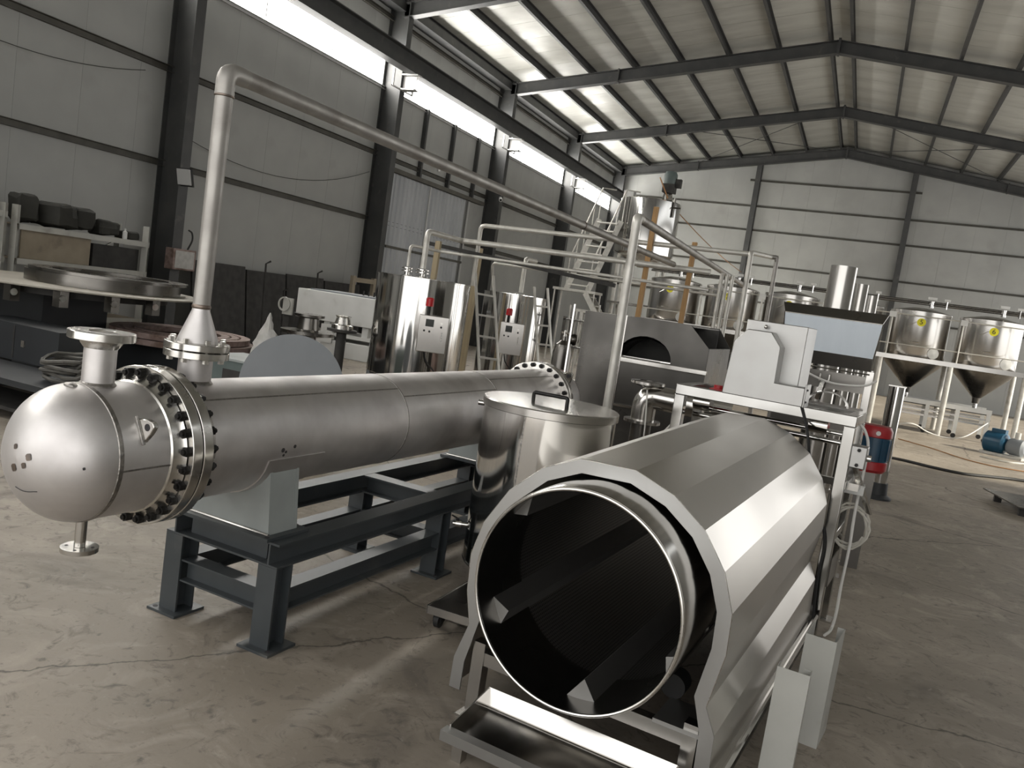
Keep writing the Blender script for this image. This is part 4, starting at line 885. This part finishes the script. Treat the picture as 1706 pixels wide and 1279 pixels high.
# ================================================================== LEFT BACKGROUND
def shelf(label, y0, y1, x0, h, zs):
    s = thing('steel_shelf', label, 'shelf', (x0, y0, 0), 0, 'steel shelves on the left wall'); w = y1-y0
    for x in (0, .55):
        for y in (0, w): MB().extrude([(-.055, -.055), (.055, -.055), (.055, -.05), (-.05, -.05), (-.05, .055), (-.055, .055)], (x, y, 0), (x, y, h), (1, 0, 0)).build('upright', 'cream', s)
    for z in zs:
        for x in (-.02, .57): MB().box(x-.015, x+.015, 0, w, z-.05, z+.02).build('shelf_beam', 'cream', s)
        MB().box(-.02, .56, 0, w, z, z+.015).build('shelf_deck', 'ply', s)
    MB().bar((0, 0.05, zs[0]), (0, w-.05, zs[-1]), .03, .01).build('brace', 'galv', s)
    return s
shelf('cream steel shelf of dark sacks left of the first column', 6.82, 8.78, -10.1, 1.84, (.5, 1.18, 1.60))
shelf('cream steel shelf cut off by the left picture edge', 4.6, 6.66, -10.1, 1.84, (.5, 1.18, 1.72))
def sack(label, c, sx, sy, sz, seed):
    m = MB(); rnd = random.Random(seed); n, k = 14, 8
    for j in range(k+1):
        for i in range(n):
            a = 2*pi*i/n; b = -pi/2+pi*j/k; q = .42
            f = lambda v: math.copysign(abs(v)**q, v)
            x, y, z = f(cos(b))*f(cos(a)), f(cos(b))*f(sin(a)), f(sin(b)); w = 1+.32*noise.noise(V((x*1.3+seed*5, y*1.3, z*1.3)))
            m.v.append((x*sx*w, y*sy*w, (z*w+1)*sz))
    m.f = [(j*n+i, j*n+(i+1) % n, (j+1)*n+(i+1) % n, (j+1)*n+i) for j in range(k) for i in range(n)]
    zl = min(v[2] for v in m.v); m.xf(lambda v: V((v.x, v.y, v.z-zl)))
    o = tag(m.build('dark_sack', 'bag', None, angle=25), label, 'sack', 'dark sacks on the shelf'); o.location = c; o.rotation_euler = (0, 0, rnd.uniform(-.4, .4)); return o
sack('dark sack poking above the shelf upright at far left', (-9.75, 7.02, 1.622), .17, .14, .175, 1)
sack('largest dark sack slumped on the shelf beside the upright', (-9.75, 7.42, 1.622), .24, .2, .165, 2)
sack('dark sack with a square mouth in the middle of the shelf', (-9.8, 7.83, 1.622), .2, .14, .15, 3)
sack('long low dark sack on the right half of the shelf', (-9.78, 8.21, 1.622), .2, .16, .095, 4)
sack('smallest dark sack at the right end of the shelf', (-9.75, 8.58, 1.622), .15, .11, .06, 5)
sack('dark sack on the shelf at the left picture edge', (-9.75, 6.25, 1.742), .26, .3, .085, 6)
tag(MB().box(-.012, .012, 0, .98, 0, .36).build('plywood_board', 'ply'), 'beige plywood board standing on the lower shelf', 'board').location = (-9.6, 6.9, 1.20)
tag(MB().box(-.2, .2, 0, .75, 0, .30).build('dark_crate', 'dark'), 'dark crate on the lower shelf right of the plywood board', 'crate').location = (-9.82, 7.95, 1.20)

tag(MB().lathe([(0, 0), (.03, 0), (.032, .01), (.032, .10), (.012, .12), (.012, .15), (0, .15)], 18).build('spray_bottle', 'white'), 'small white bottle on the shelf between the right hand sacks', 'bottle').location = (-9.6, 8.42, 1.616)
dt = thing('welding_turntable', 'large round disc table on a dark base in front of the shelf', 'table', (-7.95, 6.45, 0))
MB().lathe([(0, 1.03), (1.22, 1.03), (1.25, 1.036), (1.25, 1.05), (1.22, 1.056), (0, 1.056)], 96).build('disc', 'disc', dt)
MB().lathe([(0, .95), (.9, .95), (.9, 1.03), (0, 1.03)], 48).build('bearing', 'dark', dt)
MB().box(-.7, .1, -.5, .3, .1, .95).build('base', 'navy', dt); MB().box(-.8, .1, -.6, .3, 0, .1).build('plinth', 'dark', dt)
for a in range(-100, 30, 26):
    x, y = cos(radians(a))*1.02, sin(radians(a))*1.02; b = MB().box(x-.05, x+.05, y-.05, y+.05, .86, 1.03).build('roller_bracket', 'ssd', dt); MB().cyl((x-.04, y, .95), (x+.06, y-.02, .95), .035, n=14).build('roller', 'flange', b)
rg = tag(MB().ring((0, 0, 0), (0, 0, .115), .78, .70, 80).build('rolled_ring', 'ssd'), 'wide rolled steel ring lying on the round disc table', 'ring'); rg.location = (-7.75, 6.6, 1.058)
fr_ = tag(MB().ring((0, 0, 0), (0, 0, .03), .80, .60, 80).build('flat_ring', 'ssd'), 'flat pale steel ring lying on top of the rolled ring', 'ring'); fr_.location = (-7.72, 6.64, 1.175)
# stack of rusty rings
rb = thing('ring_pallet', 'slate grey machine bed under the stack of rusty rings', 'machine bed', (-7.2, 7.25, 0))
MB().box(-.62, .95, -.42, .8, .10, .53).build('body', 'navy', rb); MB().box(-.6, .9, -.4, .75, 0, .10).build('plinth', 'dark', rb)
for i, (ro, ri, z, dx, lb) in enumerate(((.78, .65, .532, .0, 'lowest rusty pinkish steel ring of the stack'), (.76, .66, .60, -.04, 'largest rusty ring on top of the stack'), (.63, .545, .602, -.03, 'middle rusty ring nested inside the largest one'), (.515, .42, .604, -.02, 'smallest rusty ring nested in the middle of the stack'))):
    o = tag(MB().ring((0, 0, 0), (0, 0, .06), ro, ri, 72).build('rusty_ring', 'rust'), lb, 'ring', 'rusty steel rings'); o.location = (-7.15+dx, 7.22, z)
hc = []
for k in range(6*14):
    a = k*2*pi/14; r = .20+.045*sin(k*.71)+.03*cos(k*.23); hc.append((cos(a)*r, sin(a)*r*.9, .03+.030*(k//14)+.026*sin(k*.45)+.014*cos(k*1.3)))
o = tag(MB().tube(hc, .016, 6).build('coiled_hose', 'hosed'), 'dusty grey hose coiled in a heap on the dark bench', 'hose'); o.location = (-6.02, 4.85, .388)
wb = thing('low_workbench', 'low dark workbench carrying the coiled hose', 'workbench', (-6.5, 4.9, 0))
MB().box(-1.6, .75, -.4, .22, .30, .35).build('top', 'navy', wb)
for x in (-1.5, .65):
    for y in (-.33, .15): MB().box(x-.03, x+.03, y-.03, y+.03, 0, .30).build('leg', 'dark', wb)
MB().box(-1.55, .7, -.36, .18, .08, .11).build('lower_shelf', 'dark', wb)
gb = thing('steel_cabinet', 'slate blue steel cabinet below the round disc table', 'cabinet', (-7.0, 5.35, 0))
MB().box(-.75, .45, -.2, .22, .36, .70).build('body', 'navy', gb); MB().box(-.15, -.13, -.204, -.2, .38, .68).build('door_gap', 'dark', gb); MB().box(-.02, .02, -.215, -.2, .50, .56).build('handle', 'flange', gb)
for x in (-.72, .42):
    MB().box(x-.02, x+.02, -.18, .2, 0, .36).build('leg', 'dark', gb)
# grey disc plate, film bag and green box behind the heat exchanger
gd = tag(MB().cyl((0, 0, 0), (0, .012, 0), .43, n=72).build('disc_plate', 'greyp'), 'grey painted round steel plate standing upright behind the heat exchanger', 'steel plate')
gd.location = (-4.24, 5.5, .615); gd.rotation_euler = (radians(-6), 0, radians(26))
tag(MB().box(-.4, .4, -.08, .08, 0, .185).build('timber_block', 'ply'), 'timber block under the grey round plate', 'timber').location = (-4.24, 5.5, 0)
fb = MB(); 
for j in range(9):
    for i in range(12):
        a = 2*pi*i/12; z = j/8; r = (.10*(1-z)+.004)*(1+.75*noise.noise(V((cos(a)*2.2, sin(a)*2.2, z*5)))); fb.v.append((cos(a)*r*1.5+.02*z, sin(a)*r*.8, z*.40))
fb.f = [(j*12+i, j*12+(i+1) % 12, (j+1)*12+(i+1) % 12, (j+1)*12+i) for j in range(8) for i in range(12)]
o = tag(fb.build('film_bag', 'plastic'), 'crumpled clear film bag peaking above the grey round plate', 'bag'); o.location = (-5.05, 6.1, .74)
gx_ = thing('green_box', 'grey green steel box behind the heat exchanger nozzle', 'box', (-5.0, 6.0, 0))
MB().box(-.42, .35, -.25, .25, .0, .68).build('body', 'greenp', gx_, bevel=.006); MB().box(-.44, .37, -.27, .27, .68, .70).build('lid', 'saddle', gx_); MB().box(-.2, .3, -.252, -.25, .28, .6).build('recess', 'dark', gx_)
fv = thing('flanged_valve_body', 'dark flanged casting standing behind the film bag', 'casting', (-6.7, 8.9, 0))
MB().lathe([(0, .0), (.3, .0), (.3, .06), (.12, .1), (.12, .7), (.35, .74), (.35, .78), (.15, .8), (.13, .95), (.2, .97), (.2, 1.0), (0, 1.0)], 32).build('body', 'ssd', fv)
mc = thing('hand_wheel_pump', 'small cream bracket with hand wheel beside the white panel machine', 'machine', (-7.35, 9.3, 0))
MB().box(-.05, .05, -.05, .05, 0, .95).build('post', 'dark', mc); MB().box(-.06, .10, -.08, -.05, .92, 1.15).build('bracket', 'cream', mc)
MB().ring((-.03, -.10, 1.06), (-.03, -.08, 1.06), .10, .08, 24).build('hand_wheel', 'cream', mc)
# white panel machine
wm = thing('panel_machine', 'white panelled machine between the grey round plate and large polished tank', 'machine', (-7.15, 10.1, 0), radians(4))
MB().box(-.68, .75, 0, .8, .86, 1.29).build('upper_panel', 'white', wm, bevel=.01)
MB().box(-.5, .78, .05, .85, 1.29, 1.31).build('top_plate', 'greyp', wm)
for x in (-.45, -.15, .5): MB().box(x-.05, x+.05, .05, .15, .70, .86).build('post', 'white', wm)
MB().box(-.55, .75, .02, .75, .66, .71).build('middle_beam', 'white', wm)
MB().box(-.45, .75, 0, .7, .36, .60).build('lower_panel', 'white', wm, bevel=.01); MB().box(-.2, .0, -.02, .05, .55, .82).build('bracket', 'white', wm)
for x in (-.35, .65):
    for y in (.08, .6): MB().box(x-.04, x+.04, y-.04, y+.04, 0, .36).build('leg', 'greyp', wm)
for k in range(5): MB().cyl((.2+k*.09, .4, 1.31), (.2+k*.09, .4, 1.38), .012, n=8).build('stud', 'dark', wm)
tag(MB().box(-.3, .3, 0, .02, 0, .55).xf(lambda v: V((v.x, v.y+.25*v.z, v.z))).build('white_board', 'white'), 'white board leaning in front of the panel machine leg', 'board').location = (-5.65, 9.4, 0)
g2 = tag(MB().lathe([(0, 0), (.13, 0), (.13, .05), (.10, .06), (.08, .14), (.10, .16), (0, .17)], 24).build('toothed_gear', 'flange'), 'bright toothed gear lying on a stand beside the white machine', 'gear'); g2.location = (-5.75, 8.3, .93)
gs = thing('gear_stand', 'dark stand under the bright gear', 'stand', (-5.75, 8.3, 0)); MB().lathe([(0, 0), (.22, 0), (.22, .03), (.06, .06), (.06, .88), (.18, .9), (.18, .93), (0, .93)], 24).build('pedestal', 'dark', gs)
# things on and along the left wall
for i, (y0, w, h, lb) in enumerate(((10.75, 1.3, 1.45, 'dark board leaning on the wall right of the first column'), (12.1, 1.1, 1.40, 'second dark board from the first column along the wall'), (13.25, 1.2, 1.42, 'dark board in the middle of the row against the wall'), (14.5, 1.3, 1.38, 'dark board leaning on the wall left of the second column'))):
    tag(MB().box(0, .04, 0, w, 0, h).xf(lambda v: V((v.x-.12*v.z, v.y, v.z))).build('dark_board', 'dark'), lb, 'board', 'dark boards along the left wall').location = (-10.5, y0, 0)
for i, (y, h) in enumerate(((12.3, 1.62), (13.9, 1.58), (12.9, 1.15), (14.4, 1.1))):
    tag(MB().tube([(0, 0, 0), (-.12, .05, h-.06), (-.05, .10, h)], .018, 6).build('steel_rod', 'dark'), ('longest dark rod propped on the boards', 'hooked dark rod propped near the second column', 'short dark rod against the middle boards', 'shortest dark rod near the second column')[i], 'rod', 'dark rods by the boards').location = (-10.3, y, 0)
cr = thing('timber_trestle', 'pale timber frame standing at the foot of the second column', 'frame', (-10.2, 14.9, 0))
for y in (0, .8): MB().box(-.04, .04, y-.05, y+.05, 0, 1.58).build('post', 'ply', cr)
for z in (1.5, .6): MB().box(-.04, .04, .05, .75, z-.05, z+.05).build('rail', 'ply', cr)
wbx = thing('wall_switch_box', 'stained pale switch box mounted on the first column', 'electrical box', (-10.42, 10.2, 1.26))
MB().box(-.02, .16, -.24, .24, 0, .34).build('case', 'rust', wbx, bevel=.01); MB().box(.16, .165, -.2, .2, .03, .31).build('door', 'plastic', wbx)
MB().tube(spline([(.0, .2, .34), (.02, .26, .5), (.02, .24, .62), (-.0, .18, .66)]), .014, 8).build('cable', 'rubber', wbx)
fl_ = thing('flood_light', 'square flood light fixed to the first column', 'light', (-10.4, 10.12, 2.62))
MB().box(-.13, .13, -.02, .02, 0, .24).xf(lambda v: V((v.x+.06, v.y-.25*v.z, v.z))).build('head', 'frame', fl_)
MB().box(-.15, .15, .02, .05, -.02, .26).xf(lambda v: V((v.x+.06, v.y-.25*v.z, v.z))).build('housing', 'rubber', fl_); MB().box(.0, .04, .03, .15, .1, .14).build('arm', 'rubber', fl_)
scm = thing('security_camera', 'small white security camera on the third column', 'camera', (-10.4, 22.15, 4.36))
MB().cyl((0, 0, .05), (.10, -.22, .0), .05, n=14).build('housing', 'white', scm); MB().cyl((0.10, -.22, .0), (.105, -.231, -.003), .035, n=14).build('lens', 'black', scm); MB().box(-.06, .0, -.02, .02, .03, .12).build('bracket', 'frame', scm)
tag(MB().tube(sag((-10.85, 10.5, 3.45), (-10.85, 15.95, 3.95), .42), .006, 6).build('wall_cable', 'dark'), 'thin cable sagging across the wall between first and second columns', 'cable')
tag(MB().tube(sag((-10.85, 6.0, 4.05), (-10.85, 9.6, 4.25), .22), .006, 6).build('wall_cable', 'dark'), 'thin cable sagging across the wall left of the first column', 'cable')
wo = thing('water_pipe_outlet', 'white bent pipe outlet on the wall above the ribbed door', 'pipe', (-10.9, 18.9, 4.55))
MB().tube(fillet([(0, 0, .2), (.15, 0, .2), (.15, 0, .0)], .06), .04, 12).build('bend', 'white', wo)

# ================================================================== RIGHT SIDE FLOOR
bm_ = thing('pump_motor', 'blue electric motor with grey pump lying on the far right floor', 'motor', (2.75, 18.0, 0), radians(-30))
MB().lathe([(0, 0), (.16, 0), (.2, .03), (.2, .34), (.17, .38), (.1, .40), (0, .4)], 32, (-.30, 0, .24), (1, 0, 0)).build('body', 'bluel', bm_)
MB().box(-.2, .05, -.06, .06, .40, .50).build('terminal_box', 'bluel', bm_)
MB().lathe([(0, 0), (.1, 0), (.14, .03), (.16, .08), (.16, .28), (.1, .32), (0, .32)], 28, (.10, 0, .22), (1, 0, 0)).build('pump', 'greyp', bm_)
MB().box(-.30, .45, -.18, .18, 0, .05).build('base_plate', 'galv', bm_); MB().cyl((.25, 0, .3), (.25, 0, .5), .05, n=14).build('port', 'galv', bm_)
pt = thing('steel_pallet', 'low bright edged steel plate on feet at the right picture edge', 'plate', (2.15, 11.2, 0))
plate([(-.45, .58, .10), (-.22, -.5, .10), (.9, -.35, .10), (.9, .7, .10)], .014, (0, 0, 1)).build('plate', 'ssd', pt)
for x, y in ((-.3, .4), (-.15, -.35), (.7, -.2), (.7, .5)): MB().box(x-.04, x+.04, y-.04, y+.04, 0, .10).build('foot', 'dark', pt)
MB().box(.1, .4, .1, .4, .114, .26).build('bracket', 'dark', pt)
tag(MB().tube(spline([(.55, 13.95, .02), (.9, 13.95, .02), (1.3, 13.75, .02), (1.7, 13.7, .02), (2.1, 14.0, .02), (2.6, 14.3, .02), (4.0, 14.6, .02)]), .022, 8).build('black_hose', 'rubber'), 'thick black hose lying across the aisle floor', 'hose')
tag(MB().tube(spline([(.95, 17.5, .012), (1.5, 16.8, .012), (2.0, 15.9, .012), (2.6, 15.7, .012), (3.6, 16.2, .012)]), .009, 6).build('brown_hose', 'orange'), 'thin brown hose lying on the sunlit floor beyond the black hose', 'hose')
tag(MB().tube(spline([(.75, 19.2, .06), (1.2, 18.9, .25), (1.6, 19.6, .08), (1.95, 19.7, .02), (2.3, 19.6, .12), (2.75, 20.2, .45)]), .013, 6).build('white_hose', 'cable'), 'white hose drooping in front of the conveyor frame', 'hose')
tag(MB().tube(spline([(2.3, 17.0, .015), (2.7, 16.8, .015), (3.1, 17.0, .02), (3.5, 16.7, .015), (4.2, 16.9, .015)]), .02, 6).build('grey_hose', 'galv'), 'pale hose lying in front of the blue pump motor', 'hose')
